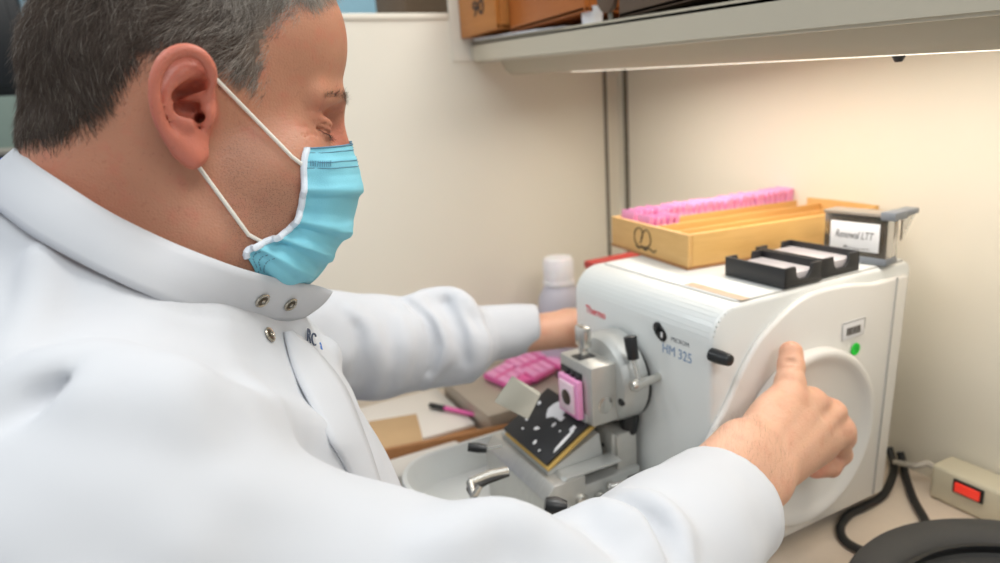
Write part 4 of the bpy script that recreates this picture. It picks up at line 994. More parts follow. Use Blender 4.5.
def f_rhand(p):
    d = d_ell(p, (W0+MC[1])/2-ndor*.004, (.050, .036, .019), RF)
    for k, (m, r) in enumerate(zip(MC, (.0140, .0135, .0130, .0130))):
        s = W0+(m-MC[1])*.35-ndor*.002
        d = smin(d, d_cap(p, s, m-ndor*.002, .0185, r), .012)
    d = smin(d, d_cap(p, P(779, 474, .588)-ndor*.012, P(827, 447, .645)-ndor*.010, .0185, .0160), .014)   # little finger side of the palm
    d = smin(d, d_cap(p, W0-ndor*.010, (THB[1]+MC[0])/2-ndor*.008, .020, .014), .015)
    # wrist and forearm, oval
    AEND = CUR0-CURD*.045
    for s in (-1, 1):
        d = smin(d, d_cap(p, W0+RF[:, 1]*s*.016-ndor*.004, AEND+RF[:, 1]*s*.011, .0240, .0265), .016)
    # knuckle bumps and the valleys between them
    for m in MC[1:]: d = smin(d, d_ell(p, m+ndor*.0025, (.010, .010, .0085), RF), .012)
    d = smin(d, d_chain(p, [m-ndor*.002 for m in MC], [.0138, .0135, .0132, .0130]), .008)
    for a, b_ in zip(MC[1:], MC[2:]): d = smax(d, -d_cap(p, (a+b_)/2+ndor*.0160+fd*.008, (a*.4+b_*.4+W0*.2)+ndor*.019, .0018, .0006), .010)
    for m in MC[:3]: d = smin(d, d_cap(p, m+ndor*.0065, W0+(m-MC[1])*.5+ndor*.0125, .0018, .0014), .012)  # tendons
    def fin(ch, r):
        e = d_cap(p, ch[0], ch[1], r[0], r[1]); e = smin(e, d_cap(p, ch[1], ch[2], r[1]*.97, r[2]), .003); e = smin(e, d_cap(p, ch[2], ch[3], r[2]*.97, r[3]), .003)
        return smin(e, d_ell(p, ch[1], (r[1]*1.06,)*3), .003)
    di = fin(IDX, (.0140, .0130, .0124, .0112))
    v = np.array(IDX[3])-np.array(IDX[2]); v /= np.linalg.norm(v); nf = (CAM-IDX[2]); nf -= v*(nf@v); nf /= np.linalg.norm(nf); sd = np.cross(v, nf)
    for o in (-.0014, .0014): di = smax(di, -d_cap(p, IDX[2]+v*o+nf*.0125+sd*.006, IDX[2]+v*o+nf*.0125-sd*.006, .0013), .0015)   # joint creases
    d = smin(d, di, .006)
    dm = fin(MID, (.0122, .0112, .0100, .0090)); dr = fin(RNG, (.0118, .0108, .0096, .0086)); dp = fin(PNK, (.0115, .0098, .0090, .0082))
    d = smin(d, dm, .005); d = smin(d, dr, .004); d = smin(d, dp, .0035)
    for a, b_ in ((MID, RNG), (RNG, PNK)):
        for i in (1, 2): d = smax(d, -d_cap(p, (a[i]+b_[i])/2+ndor*.006, (a[i+1]+b_[i+1])/2+ndor*.004, .0010), .003)
    d = smin(d, fin(THB, (.0165, .0125, .0110, .0095)), .008)
    d = smin(d, d_cap(p, W0-ndor*.006+RF[:, 1]*.0, THB[1], .019, .0135), .012)
    return d
allp = np.array([W0, P(690, 524, .505)]+MC+IDX+MID+RNG+PNK+THB)
V, Q = surface_net(allp.min(0)-.04, allp.max(0)+.03, .0016, f_rhand); V = project(V, f_rhand, 1); V = laplace(V, Q, 1, .3)
bl = np.zeros(len(V))
for pt, r, a in [(TIPI, .016, .55), (IDX[2], .008, .35), (PNK[3], .018, .9), (PNK[2], .016, .5), (RNG[2], .014, .4)]+[(m+ndor*.008, .011, .30) for m in MC]: bl = np.maximum(bl, a*np.exp(-(np.linalg.norm(V-pt, axis=1)/r)**2))
rh_V, rh_Q, rh_b = V, Q, bl
# ---------------- left hand, reaching behind the machine
LW = WRL+A3(.045, -.006, -.004); LMC = [LW+A3(.082, -.030+.020*k, .016-.008*k+.0) for k in range(4)]
def f_lhand(p):
    d = d_ell(p, LW+A3(.045, 0, .002), (.052, .037, .017))
    for s in (-1, 1): d = smin(d, d_cap(p, ony(478, 340, .752)+A3(0, s*.008, 0), LW+A3(0, s*.012, 0), .021, .0220), .016)
    for k, m in enumerate(LMC):
        d = smin(d, d_cap(p, LW+A3(.005, (k-1.5)*.010, 0), m, .018, .0115), .012)
        L = (.040, .044, .041, .032)[k]; a = m+A3(L, (k-1.5)*.004, -.010); b_ = a+A3(L*.45, 0, -.020); c = b_+A3(L*.10, 0, -.020)
        f_ = d_cap(p, m, a, .0112, .0102); f_ = smin(f_, d_cap(p, a, b_, .0102, .0094), .003); f_ = smin(f_, d_cap(p, b_, c, .0094, .0082), .003); d = smin(d, f_, .0035)
    t = [LW+A3(.012, -.018, -.010), LW+A3(.045, -.040, -.026), LW+A3(.072, -.042, -.040), LW+A3(.090, -.038, -.052)]
    for a, b_, r0, r1 in zip(t, t[1:], (.016, .0125, .0115), (.0125, .0115, .0095)): d = smin(d, d_cap(p, a, b_, r0, r1), .006)
    return d
V, Q = surface_net(WRL+A3(-.13, -.09, -.10), WRL+A3(.26, .09, .06), .0022, f_lhand); V = project(V, f_lhand, 1)
lh_V, lh_Q = V, Q

# ---------------- torso
NB = h2w((-.050, 0, -.125))                        # base of the neck
def f_torso(p, e=0.0, k=.035):
    d = d_ell(p, (-.058, .50, 1.000), (.148+e, .180+e, .155+e))
    d = smin(d, d_ell(p, (-.020, .50, .860), (.152+e, .180+e, .215+e)), k*1.5)
    d = smin(d, d_cap(p, (-.05, .50, .70), (-.05, .50, .80), .165+e, .16+e), k)
    d = smin(d, d_cap(p, SHR, SHL, .062+e), k)
    d = smin(d, d_ell(p, (-.105, .50, 1.075), (.105+e, .165+e, .105+e)), k)
    d = smin(d, d_ell(p, (.000, .575, 1.035), (.090+e, .105+e, .105+e)), k)
    for S in (SHR, SHL): d = smin(d, d_cap(p, NB+(S-NB)*.12+A3(-.02, 0, -.01), S+A3(-.01, 0, .0), .052+e, .058+e), k)
    return d
def f_arm(p, S, E, Wr, e, r=(.052, .046, .036)):
    return smin(d_cap(p, S, E, r[0]+e, r[1]+e), d_cap(p, E, Wr, r[1]+e, r[2]+e), .02)
HIPS = [A3(-.06, .50+s*.095, .600) for s in (-1, 1)]; KNEES = [A3(.36, .50+s*.120, .590) for s in (-1, 1)]; ANK = [A3(.33, .50+s*.125, .115) for s in (-1, 1)]
def f_legs(p, e=0.0):
    d = d_cap(p, A3(-.06, .44, .63), A3(-.06, .56, .63), .120+e, .120+e)
    for H_, K_, N_ in zip(HIPS, KNEES, ANK):
        g = smin(d_cap(p, H_, K_, .083+e, .058+e), d_cap(p, K_, N_, .056+e, .038+e*1.6), .02); d = smin(d, g, .03)
    return d
def f_foot(p, N_, e=0.0):
    d = d_cap(p, N_+A3(-.03, 0, -.072), N_+A3(.15, .0, -.080), .036+e, .030+e)
    return smin(d, d_cap(p, N_, N_+A3(.01, 0, -.06), .038, .036+e), .03)
def f_under(p):
    d = smin(f_torso(p, 0.0), f_legs(p), .04)
    for N_ in ANK: d = smin(d, f_foot(p, N_, -.006), .02)
    d = d; d = smin(d, f_arm(p, SHR, ELR, CUR0-CURD*.03, -.006, (.046, .040, .034)), .02)
    return smin(d, f_arm(p, SHL, ELL, ony(490, 338, .752), -.006, (.052, .046, .026)), .02)
V, Q = surface_net((-.30, .15, -.01), (.56, .92, 1.20), .008, f_under)
un_V, un_Q = V, Q
VV, QQ, BL, ST = [], [], [], []; off = 0
for v, q, b_, s_ in ((head_V, head_Q, blush, stub), (rh_V, rh_Q, rh_b, np.zeros(len(rh_V))), (lh_V, lh_Q, np.full(len(lh_V), .15), np.zeros(len(lh_V))), (un_V, un_Q, np.zeros(len(un_V)), np.zeros(len(un_V)))):
    VV.append(v); QQ.append(q+off); BL.append(b_); ST.append(s_); off += len(v)
me = mesh_from('body', np.concatenate(VV), np.concatenate(QQ)); set_attr(me, 'blush', np.concatenate(BL)); set_attr(me, 'stubble', np.concatenate(ST))
hm = np.zeros(len(me.polygons), 'i'); a_ = len(head_Q); hm[a_:a_+len(rh_Q)+len(lh_Q)] = 1
body = link_mesh('body', me, [M['skin'], M['skinh']], man); body.data.polygons.foreach_set('material_index', hm)

# fingernail of the index finger is on the far side; ears, hands and face are all in the one body mesh

# ================================================================== LAB COAT
M['coat'] = mat('white_cotton', srgb(196, 198, 203), 0.75, var=0.006, scale=30, bump=0.12, bscale=1400, spec=.25, sheen=.15, sss=.08, sssr=(1, 1, 1))
CUR = P(716, 504, .535); CUR_dir = (P(775, 452, .60)-P(700, 512, .515)); CUR_dir /= np.linalg.norm(CUR_dir)
CUL = ony(541, 329, .752); CUL_dir = A3(.97, -.06, -.02); CUL_dir /= np.linalg.norm(CUL_dir)
CC = h2w((-.03, 0, -.09))
def hw_(px, py, off): return h2w(HP(px, py, off))
def mirror(p): q = w2h(p); q[1] = -q[1]; return h2w(q)
cbot = [hw_(-22, 196, .004), hw_(-4, 208, -.050), hw_(36, 238, -.086), hw_(98, 272, -.106), hw_(150, 296, -.108), hw_(196, 312, -.094), hw_(235, 319, -.068), hw_(268, 322, -.048), hw_(290, 322, -.034), hw_(302, 318, -.026)]
CB_all = [mirror(p) for p in cbot[1:-1]][::-1]+cbot
CBI = [p+(CC-p)/np.linalg.norm(CC-p)*.012-A3(0, 0, .010) for p in CB_all]
CUL_cut = A3(.88, -.47, .03); CUL_cut /= np.linalg.norm(CUL_cut)
def coat_base(p):
    d = f_torso(p, .012)
    ar = f_arm(p, SHR+A3(0, -.005, .0), ELR, CUR+CUR_dir*.03, .004, (.060, .053, .0445))
    al = f_arm(p, SHL+A3(0, .005, 0), ELL, ony(452, 341, .753), .004, (.060, .056, .052)); al = smin(al, d_cap(p, ony(465, 336, .753), CUL+CUL_dir*.03, .040, .0325), .010)
    d = smin(d, d_chain(p, CBI, [.012]*len(CBI)), .03)
    # sleeve ends cut square and hollow
    ar = smax(ar, (p-CUR)@CUR_dir, .003); al = smax(al, (p-CUL)@CUL_cut, .003)
    ar = smax(ar, -d_cap(p, CUR-CUR_dir*.030, CUR+CUR_dir*.1, .0425), .002)
    al = smax(al, -d_cap(p, CUL-CUL_dir*.03, CUL+CUL_dir*.1, .0280), .002)
    d = smin(d, ar, .03); d = smin(d, al, .03)
    return d
RIDGES = [ # (pixel path, radius, blend) cloth folds pushed out
 ([(0, 395), (50, 378), (100, 372), (150, 388), (190, 420)], .010, .020),
 ([(110, 400), (200, 400), (280, 415), (340, 440)], .007, .026),
 ([(430, 545), (480, 528), (530, 530), (575, 545)], .009, .016),
 ([(560, 520), (600, 515), (640, 530), (660, 560)], .007, .014),
 ([(620, 490), (650, 500), (680, 530), (690, 560)], .006, .012),
 ([(40, 250), (40, 300), (20, 350)], .004, .015),
 # far sleeve
 ([(352, 312), (372, 330), (380, 370), (372, 405)], .006, .012),
 ([(405, 302), (432, 296), (458, 299), (478, 314)], .011, .014),
 ([(478, 318), (484, 338), (480, 360), (462, 378)], .006, .009),
 ([(330, 350), (350, 375), (372, 395), (410, 400)], .006, .012),
 ([(418, 300), (440, 330), (445, 360), (425, 390)], .006, .012),
 ([(455, 303), (470, 335), (478, 365), (470, 380)], .005, .010),
 ([(400, 320), (405, 350), (398, 385)], .005, .012)]
GROOVES = [
 ([(0, 425), (40, 402), (85, 385)], .0028, .014),
 ([(150, 298), (200, 312), (245, 322)], .0012, .004),
 ([(620, 505), (650, 520), (668, 550)], .003, .012),
 ([(590, 530), (615, 545), (630, 562)], .003, .012),
 ([(402, 299), (425, 315), (436, 345), (430, 372)], .003, .009),
 ([(445, 302), (460, 330), (465, 360)], .003, .009),
 ([(486, 316), (491, 335), (490, 358)], .0028, .006),
 ([(356, 325), (360, 345), (354, 380)], .002, .010)]
FR = []; FG = []
for src, dst, sgn in ((RIDGES, FR, 1), (GROOVES, FG, -1)):
    for path, r, k in src:
        pts = []
        dense = [np.array(path[0], float)]
        for a_, b_ in zip(path, path[1:]):
            a_, b_ = np.array(a_, float), np.array(b_, float); m_ = max(1, int(np.linalg.norm(b_-a_)/6)); dense += [a_+(b_-a_)*(i+1)/m_ for i in range(m_)]
        dq = np.array(dense); dq[1:-1] = (dq[:-2]+dq[1:-1]*2+dq[2:])/4
        for (x, y) in dq:
            h = raymarch(coat_base, x, y)
            if h is None: continue
            g = np.array([(coat_base((h+e)[None])-coat_base((h-e)[None]))[0] for e in np.eye(3)*1e-3]); g /= max(np.linalg.norm(g), 1e-9)
            pts.append(h-g*r*(.45 if sgn > 0 else -.25))
        # keep runs without jumps in depth
        run = [pts[0]] if pts else []
        for q in pts[1:]:
            if np.linalg.norm(q-run[-1]) < .035: run.append(q)
            else: break
        if len(run) >= 2:
            sp_ = run; n_s = len(sp_); rr = [r*1.9*(.25+.75*math.sin(math.pi*(i+.5)/n_s)) for i in range(n_s)]; dst.append((np.array(sp_), rr, k))
M['trousers'] = mat('dark_navy_cloth', srgb(44, 50, 66), .85, var=.08, bump=.1, bscale=900); M['shoe'] = mat('black_leather', srgb(26, 24, 24), .4, var=.08)
V, Q = surface_net((-.25, .20, .07), (.50, .80, .80), .008, lambda p: smax(f_legs(p, .012), .085-p[:, 2], .004))
link_mesh('trousers', mesh_from('trousers', V, Q), M['trousers'], man)
for N_ in ANK:
    V, Q = surface_net(N_+A3(-.10, -.07, -.13), N_+A3(.24, .07, .03), .005, lambda p: smax(smax(f_foot(p, N_, .006), .002-p[:, 2], .003), p[:, 2]-.10, .003))
    link_mesh('shoe', mesh_from('shoe', V, Q), M['shoe'], man)
CWR = rotz(35)@roty(25)
def coat_full(p):
    d = coat_base(p)
    for sp_, rr, k in FR:
        c = sp_.mean(0); R_ = np.linalg.norm(sp_-c, axis=1).max()+.05
        m = (np.linalg.norm(p-c, axis=1) < R_) & (d < .05)
        if m.any(): d[m] = smin(d[m], d_chain(p[m], sp_, rr), k)
    for sp_, rr, k in FG:
        c = sp_.mean(0); R_ = np.linalg.norm(sp_-c, axis=1).max()+.05
        m = (np.linalg.norm(p-c, axis=1) < R_) & (np.abs(d) < .05)
        if m.any(): d[m] = smax(d[m], -d_chain(p[m], sp_, rr), k)
    near = np.abs(d) < .03
    if near.any(): d[near] += .0034*vnoise(p[near]@CWR*A3(1, .45, 1), 20., 3)+.0016*vnoise(p[near]@CWR*A3(1, .4, 1), 44., 5)
    return d
CH = .0036
V, Q = surface_net((-.33, .12, .57), (.47, .93, 1.22), CH, coat_full)
V = laplace(V, Q, 1, .5)
coat = link_mesh('lab_coat', mesh_from('lab_coat', V, Q), M['coat'], man, 'white cotton lab coat')
# ---------------- stand-up collar: ribbon round the neck, top edge and lower edge traced
def ribbon(name, top, bot, m, th, par, sub=6, label=None):
    T_ = smooth_path(top, sub); B_ = smooth_path(bot, sub); n = len(T_); rows = 7; V = []; 
    for j in range(rows):
        t = j/(rows-1); bul = .0035*math.sin(math.pi*t)
        for i in range(n):
            p = T_[i]*(1-t)+B_[i]*t
            o = p-CC; o[2] = 0; o /= max(np.linalg.norm(o), 1e-6); V.append(p+o*bul)
    V = np.array(V); Qs = []
    for j in range(rows-1):
        for i in range(n-1): Qs.append((j*n+i, j*n+i+1, (j+1)*n+i+1, (j+1)*n+i))
    me = mesh_from(name, V, np.array(Qs)); o = link_mesh(name, me, m, par, label)
    so = o.modifiers.new('thick', 'SOLIDIFY'); so.thickness = th; so.offset = 0; so.use_rim = True
    return o
ctop = [hw_(20, 146, 0), hw_(30, 160, -.040), hw_(60, 181, -.068), hw_(110, 213, -.088), hw_(160, 238, -.090), hw_(205, 256, -.091), hw_(250, 271, -.080), hw_(290, 281, -.056), hw_(318, 286, -.036), hw_(332, 291, -.026)]
far_t = [mirror(p) for p in ctop[1:-1]]; far_b = [mirror(p) for p in cbot[1:-1]]
far_t[-1] = h2w(w2h(far_t[-1])*A3(1, 1, 1)+A3(-.006, 0, -.004)); 
ctop = far_t[::-1]+ctop; cbot = far_b[::-1]+cbot
col_ = ribbon('collar', ctop, cbot, M['coat'], .0022, coat, label='stand-up collar')
# stitched crease below the collar, snaps
def on_surf(px, py, f, lift=0.0):
    h = raymarch(f, px, py)
    g = np.array([(f((h+e)[None])-f((h-e)[None]))[0] for e in np.eye(3)*1e-3]); g /= np.linalg.norm(g); return h+g*lift, g
M['snap'] = mat('snap_ring_metal', srgb(176, 170, 158), 0.25, 0.9, var=.03)
M['snapd'] = mat('snap_socket', srgb(92, 82, 70), 0.35, 0.8, var=.05)
def snap(c, n, par, s=1.0):
    b = MB(); b.lathe([(0, -.0004), (.0048*s, -.0004), (.0052*s, .0004), (.0046*s, .0011), (.0038*s, .0010), (.0034*s, .0004), (0, .0003)], tuple(c), tuple(n), 28); o = b.build('snap_fastener', M['snap'], par, 'round metal snap')
    b = MB(); b.lathe([(0, .00045), (.0033*s, .00045), (.0033*s, .0006), (0, .0006)], tuple(c), tuple(n), 20); k = b.build('socket', M['snapd'], o)
    b = MB(); b.lathe([(.0014*s, .0005), (.0014*s, .0014), (.0008*s, .0018), (0, .0019)], tuple(c), tuple(n), 16); b.build('stud', M['snap'], o)
dep_g = bpy.context.evaluated_depsgraph_get()
def hit(obj, px, py):
    dg = bpy.context.evaluated_depsgraph_get(); dg.update()
    oe = obj.evaluated_get(dg); inv = oe.matrix_world.inverted(); o = inv @ Vector(CAM); d = (inv.to_3x3() @ Vector(ray(px, py))).normalized()
    ok, loc, nor, _ = oe.ray_cast(o, d)
    if not ok: return None, None
    w = oe.matrix_world @ loc; n = (oe.matrix_world.to_3x3() @ nor).normalized()
    if n.dot(Vector(CAM)-w) < 0: n = -n
    return w, n
for (x, y) in ((262, 300), (290, 304)):
    c, n = hit(col_, x, y)
    if c is not None: snap(c+n*.0006, n, col_)
c, n = hit(coat, 269, 335)
if c is not None: snap(c+n*.0006, n, coat)
# overlapping front panel folded open, and the end of an embroidered name beside it
def hp(px, py, l):
    c, n = hit(coat, px, py); return None if c is None else np.array(c+n*l)
PL = [hp(x, y, l) for x, y, l in ((283, 333, .001), (286, 350, .001), (294, 375, .001), (309, 405, .001), (328, 440, .001), (344, 468, .001))]
PR = [hp(x, y, l) for x, y, l in ((289, 333, .003), (298, 343, .005), (315, 363, .007), (337, 395, .008), (352, 432, .007), (366, 466, .006))]
if all(p is not None for p in PL+PR):
    PL.append(PL[-1]+(PL[-1]-PL[-2])*1.6-A3(0, 0, .01)); PR.append(PR[-1]+(PR[-1]-PR[-2])*1.6-A3(0, 0, .01))
    A_, B_ = smooth_path(PL, 6), smooth_path(PR, 6); rows = 6; V_ = []
    for j in range(rows):
        t = j/(rows-1)
        for a_, c_ in zip(A_, B_): V_.append(a_*(1-t)+c_*t+(CAM-a_)/np.linalg.norm(CAM-a_)*.004*math.sin(math.pi*t))
    nA = len(A_); me = mesh_from('front_panel', np.array(V_), np.array([(j*nA+i, j*nA+i+1, (j+1)*nA+i+1, (j+1)*nA+i) for j in range(rows-1) for i in range(nA-1)]))
    fpn = link_mesh('front_panel', me, M['coat'], coat, 'front edge folded open'); so = fpn.modifiers.new('thick', 'SOLIDIFY'); so.thickness = .0018; so.offset = 0
M['thread'] = mat('dark_blue_grey_thread', srgb(74, 84, 104), .7); M['threadb'] = mat('blue_thread', srgb(86, 130, 200), .7)
for tx, pa_, pb_, m_, sz_ in (('RC', (303, 341), (316, 350), 'thread', .0135), ('a', (317, 350), (325, 355), 'threadb', .0115)):
    c0, n0 = hit(coat, *pa_); c1_, n1 = hit(coat, *pb_)
    if c0 is not None and c1_ is not None:
        xd = (c1_-c0).normalized(); yd = n0.cross(xd).normalized(); yd = yd if yd.z > 0 else -yd
        text(tx, sz_, c0+n0*.0030, xd, yd, M[m_], 'embroidered_lettering', coat, depth=.0004, squash=.8)
# front flap hanging open under the collar tip, with the edge of an embroidered name inside
def fl(px, py, d): 
    c, n = hit(coat, px, py)
    return np.array(c+n*d) if c is not None else None
# ================================================================== HAIR
HL = [(150, 74), (140, 84), (128, 100), (115, 118), (100, 134), (78, 150), (50, 158), (20, 160), (-40, 165), (-80, 60), (-60, -60), (80, -120), (250, -110), (330, -60), (336, -22), (338, -4), (322, 2), (306, 6), (292, 20), (283, 34), (277, 52), (275, 74), (272, 96), (264, 111), (258, 104), (246, 94), (232, 90), (222, 88), (212, 76), (196, 66), (176, 62), (160, 66)]
hl = [HP(x, y, -.066) for x, y in HL]; HPOLY = np.array([(q[0], q[2]) for q in hl])
def hairmask(V): return poly_mask(V[:, 0]+.0020*vnoise(V, 260., 1)+.0015*vnoise(V, 700., 4), V[:, 2]+.0020*vnoise(V, 240., 2)+.0015*vnoise(V, 650., 6), HPOLY)
# field of the scalp for normals
hv = project(surface_net((-.125, -.090, -.075), (.125, .090, .125), .0028, f_head)[0], f_head, 2)
hm_ = hairmask(hv); hv = hv[hm_]
def grad(f, v, e=5e-4):
    g = np.stack([f(v+q)-f(v-q) for q in np.eye(3)*e], 1); return g/np.maximum(np.linalg.norm(g, axis=1, keepdims=True), 1e-9)
NST = 90000
rng = np.random.default_rng(5)
# denser on the near side
wgt = np.where(hv[:, 1] < .02, 1.0, .25); pick = rng.choice(len(hv), NST, p=wgt/wgt.sum())
R0 = hv[pick]+rng.normal(0, .0012, (NST, 3)); R0 = project(R0, f_head, 1); ok = hairmask(R0); R0 = R0[ok]; NR = grad(f_head, R0); n = len(R0)
# direction of growth: from the whorl at the crown forwards over the top, down and back on the sides
x, y, z = R0[:, 0], R0[:, 1], R0[:, 2]
back = np.clip((-.005-x)/.05, 0, 1)[:, None]; front = np.clip((x-.03)/.05, 0, 1)[:, None]
side = np.clip((np.abs(y)-.035)/.03, 0, 1)[:, None]
flow = back*A3(.30, 0, -1)+(1-back)*(A3(-.75, 0, -.55)*side+A3(.8, 0, .15)*(1-side))+front*side*A3(-.15, 0, -.5)
flow = flow+.38*np.stack([vnoise(R0, 60., s) for s in (11, 12, 13)], 1)+.22*rng.normal(0, 1, (n, 3))+.35*np.stack([vnoise(R0, 170., s) for s in (21, 22, 23)], 1)
flow = flow-NR*np.sum(flow*NR, 1, keepdims=True); flow /= np.linalg.norm(flow, axis=1, keepdims=True)
# short near the lower edge (faded nape and sideburns)
ed = np.full(n, 1.0)
for a, b_ in zip(HPOLY[:8], HPOLY[1:9]):
    pa = np.stack([x, z], 1)-a; ba = b_-a; t = np.clip(pa@ba/(ba@ba), 0, 1); ed = np.minimum(ed, np.linalg.norm(pa-t[:, None]*ba, axis=1))
for a, b_ in zip(HPOLY[15:], HPOLY[16:]):
    pa = np.stack([x, z], 1)-a; ba = b_-a; t = np.clip(pa@ba/(ba@ba), 0, 1); ed = np.minimum(ed, np.linalg.norm(pa-t[:, None]*ba, axis=1))
fade = np.clip(ed/.020, .12, 1)
Ls = (.0115+.009*np.clip(z/.08, 0, 1))*rng.uniform(.7, 1.15, n)*(.35+.65*fade)
liftk = (.20+.22*rng.random(n))*(.45+.55*fade)
SEG = 4; rad = rng.uniform(.00008, .00013, n)
pts = [R0-NR*.0006]; dirn = flow*(1-liftk[:, None])+NR*liftk[:, None]; dirn /= np.linalg.norm(dirn, axis=1, keepdims=True)
curl = .5*rng.normal(0, 1, (n, 3))+.5*np.stack([vnoise(R0, 120., s) for s in (31, 32, 33)], 1)
for s in range(SEG):
    pts.append(pts[-1]+dirn*(Ls/SEG)[:, None]); dirn = dirn+(-NR*.22+curl*.16+A3(0, 0, -.05)); dirn /= np.linalg.norm(dirn, axis=1, keepdims=True)
grey = np.clip(.08+.62*np.clip((x+.015)/.06, 0, 1)+.25*np.clip((x-.02)/.04, 0, 1)+.10*np.clip(-z/.05, 0, 1), 0, 1)
isg = (rng.random(n) < grey*.9).astype(float)*rng.uniform(.35, .85, n)+rng.uniform(0, .32, n)
VS = []; K = 3
side_v = np.cross(flow, NR); 
for s in range(SEG+1):
    r = rad*(1-.75*s/SEG)
    for k in range(K):
        a = 2*math.pi*k/K; VS.append(pts[s]+(side_v*math.cos(a)+NR*math.sin(a))*r[:, None])
VS = np.stack(VS, 1)                                  # n, (SEG+1)*K, 3
base = (np.arange(n)*(SEG+1)*K)[:, None]; qs = []
for s in range(SEG):
    for k in range(K): qs.append(base+np.array([[s*K+k, s*K+(k+1) % K, (s+1)*K+(k+1) % K, (s+1)*K+k]]))
Qh = np.concatenate(qs, 0)
Vh = h2w(VS.reshape(-1, 3)); gh = np.repeat(isg, (SEG+1)*K)
# close-cropped under layer: a thin cap following the scalp
cv, cq = surface_net((-.125, -.090, -.075), (.125, .090, .125), .0026, f_head); cv = project(cv, f_head, 1)
mk = hairmask(cv); fk = mk[cq].all(1); used = np.unique(cq[fk]); mp_ = -np.ones(len(cv), int); mp_[used] = np.arange(len(used)); cq2 = mp_[cq[fk]]; cv2 = cv[used]
gx_ = cv2[:, 0]; ed2 = np.full(len(cv2), 1.0)
for rng_ in (range(0, 8), range(15, len(HPOLY)-1)):
    for i in rng_:
        a, b_ = HPOLY[i], HPOLY[i+1]; pa = cv2[:, [0, 2]]-a; ba = b_-a; t = np.clip(pa@ba/(ba@ba), 0, 1); ed2 = np.minimum(ed2, np.linalg.norm(pa-t[:, None]*ba, axis=1))
keep = ed2 > .009+.003*vnoise(cv2, 400., 9)
fk2 = keep[cq2].all(1); cq2 = cq2[fk2]
cv2 = cv2+grad(f_head, cv2)*(.0002+.0012*np.clip((ed2-.004)/.016, 0, 1))[:, None]
gc = np.clip(.02+.40*np.clip((gx_+.015)/.07, 0, 1), 0, 1)*.8
me = mesh_from('hair', np.concatenate([Vh, h2w(cv2)]), np.concatenate([Qh, cq2+len(Vh)])); set_attr(me, 'grey', np.concatenate([gh, gc]))
def hair_mat():
    m = bpy.data.materials.new('salt_and_pepper_hair'); m.use_nodes = True; nt = m.node_tree; N = nt.nodes; L = nt.links; b = N['Principled BSDF']
    at = N.new('ShaderNodeAttribute'); at.attribute_name = 'grey'; r = N.new('ShaderNodeValToRGB'); L.new(at.outputs['Fac'], r.inputs[0])
    r.color_ramp.elements[0].color = (*srgb(64, 52, 44), 1); r.color_ramp.elements[1].color = (*srgb(196, 188, 178), 1)
    e = r.color_ramp.elements.new(.3); e.color = (*srgb(112, 97, 86), 1)
    L.new(r.outputs[0], b.inputs['Base Color']); b.inputs['Roughness'].default_value = .45; b.inputs['Specular IOR Level'].default_value = .4; return m
M['hair'] = hair_mat(); hair = link_mesh('hair', me, M['hair'], man, 'short greying dark hair')

# eyebrow, lashes, arm hair: fine strands
def strands(name, roots, dirs, L, r, m, par, label=None, g=None):
    n = len(roots); pts = [roots]; d = dirs/np.linalg.norm(dirs, axis=1, keepdims=True); S = 3
    bend = rng.normal(0, .12, (n, 3))
    for s in range(S): pts.append(pts[-1]+d*(L/S)[:, None]); d = d+bend; d /= np.linalg.norm(d, axis=1, keepdims=True)
    u = np.cross(d, A3(.3, .5, .8)); u /= np.linalg.norm(u, axis=1, keepdims=True); w = np.cross(d, u); out = []
    for s in range(S+1):
        rr = r*(1-.8*s/S)
        for k in range(3): a = 2*math.pi*k/3; out.append(pts[s]+(u*math.cos(a)+w*math.sin(a))*rr)
    out = np.stack(out, 1); b0 = (np.arange(n)*(S+1)*3)[:, None]; q = []
    for s in range(S):
        for k in range(3): q.append(b0+np.array([[s*3+k, s*3+(k+1) % 3, (s+1)*3+(k+1) % 3, (s+1)*3+k]]))
    me = mesh_from(name, out.reshape(-1, 3), np.concatenate(q)); set_attr(me, 'grey', np.repeat(g if g is not None else np.zeros(n), (S+1)*3))
    return link_mesh(name, me, m, par, label)
nb = 300; t = rng.random(nb); yb = -(.008+.040*t); rb_ = np.stack([.1035-.020*t**2*1.1+0*t, yb, .0215+.004*np.sin(t*2.6)-.002+rng.normal(0, .0019, nb)*(1-.5*t)], 1)
rb_ = project(rb_, f_head, 6); gb = grad(f_head, rb_); db = A3(-.35, -.9, .25)+gb*.45+rng.normal(0, .25, (nb, 3))
strands('eyebrow', h2w(rb_), db@HB.T, rng.uniform(.004, .007, nb), .00008, M['hair'], man, 'sparse brown eyebrow', rng.uniform(.25, .7, nb))
rb2 = rb_*A3(1, -1, 1); strands('eyebrow', h2w(rb2), (db*A3(1, -1, 1))@HB.T, rng.uniform(.004, .007, nb), .00008, M['hair'], man, None, rng.uniform(.25, .7, nb))
lid_ = smooth_path(np.array([[.0800, .0450, .0025], [.0885, .0410, -.0010], [.0930, .0330, -.0040], [.0915, .0235, -.0042]])+ES, 16); lid_ = np.array(lid_)*A3(1, -1, 1)
lr = project(np.repeat(lid_, 2, 0)+rng.normal(0, .0003, (len(lid_)*2, 3)), f_head, 4)
strands('eyelashes', h2w(lr), (A3(.75, -.25, -.55)+rng.normal(0, .15, lr.shape))@HB.T, rng.uniform(.0035, .0055, len(lr)), .00007, M['hair'], man, None, np.zeros(len(lr)))
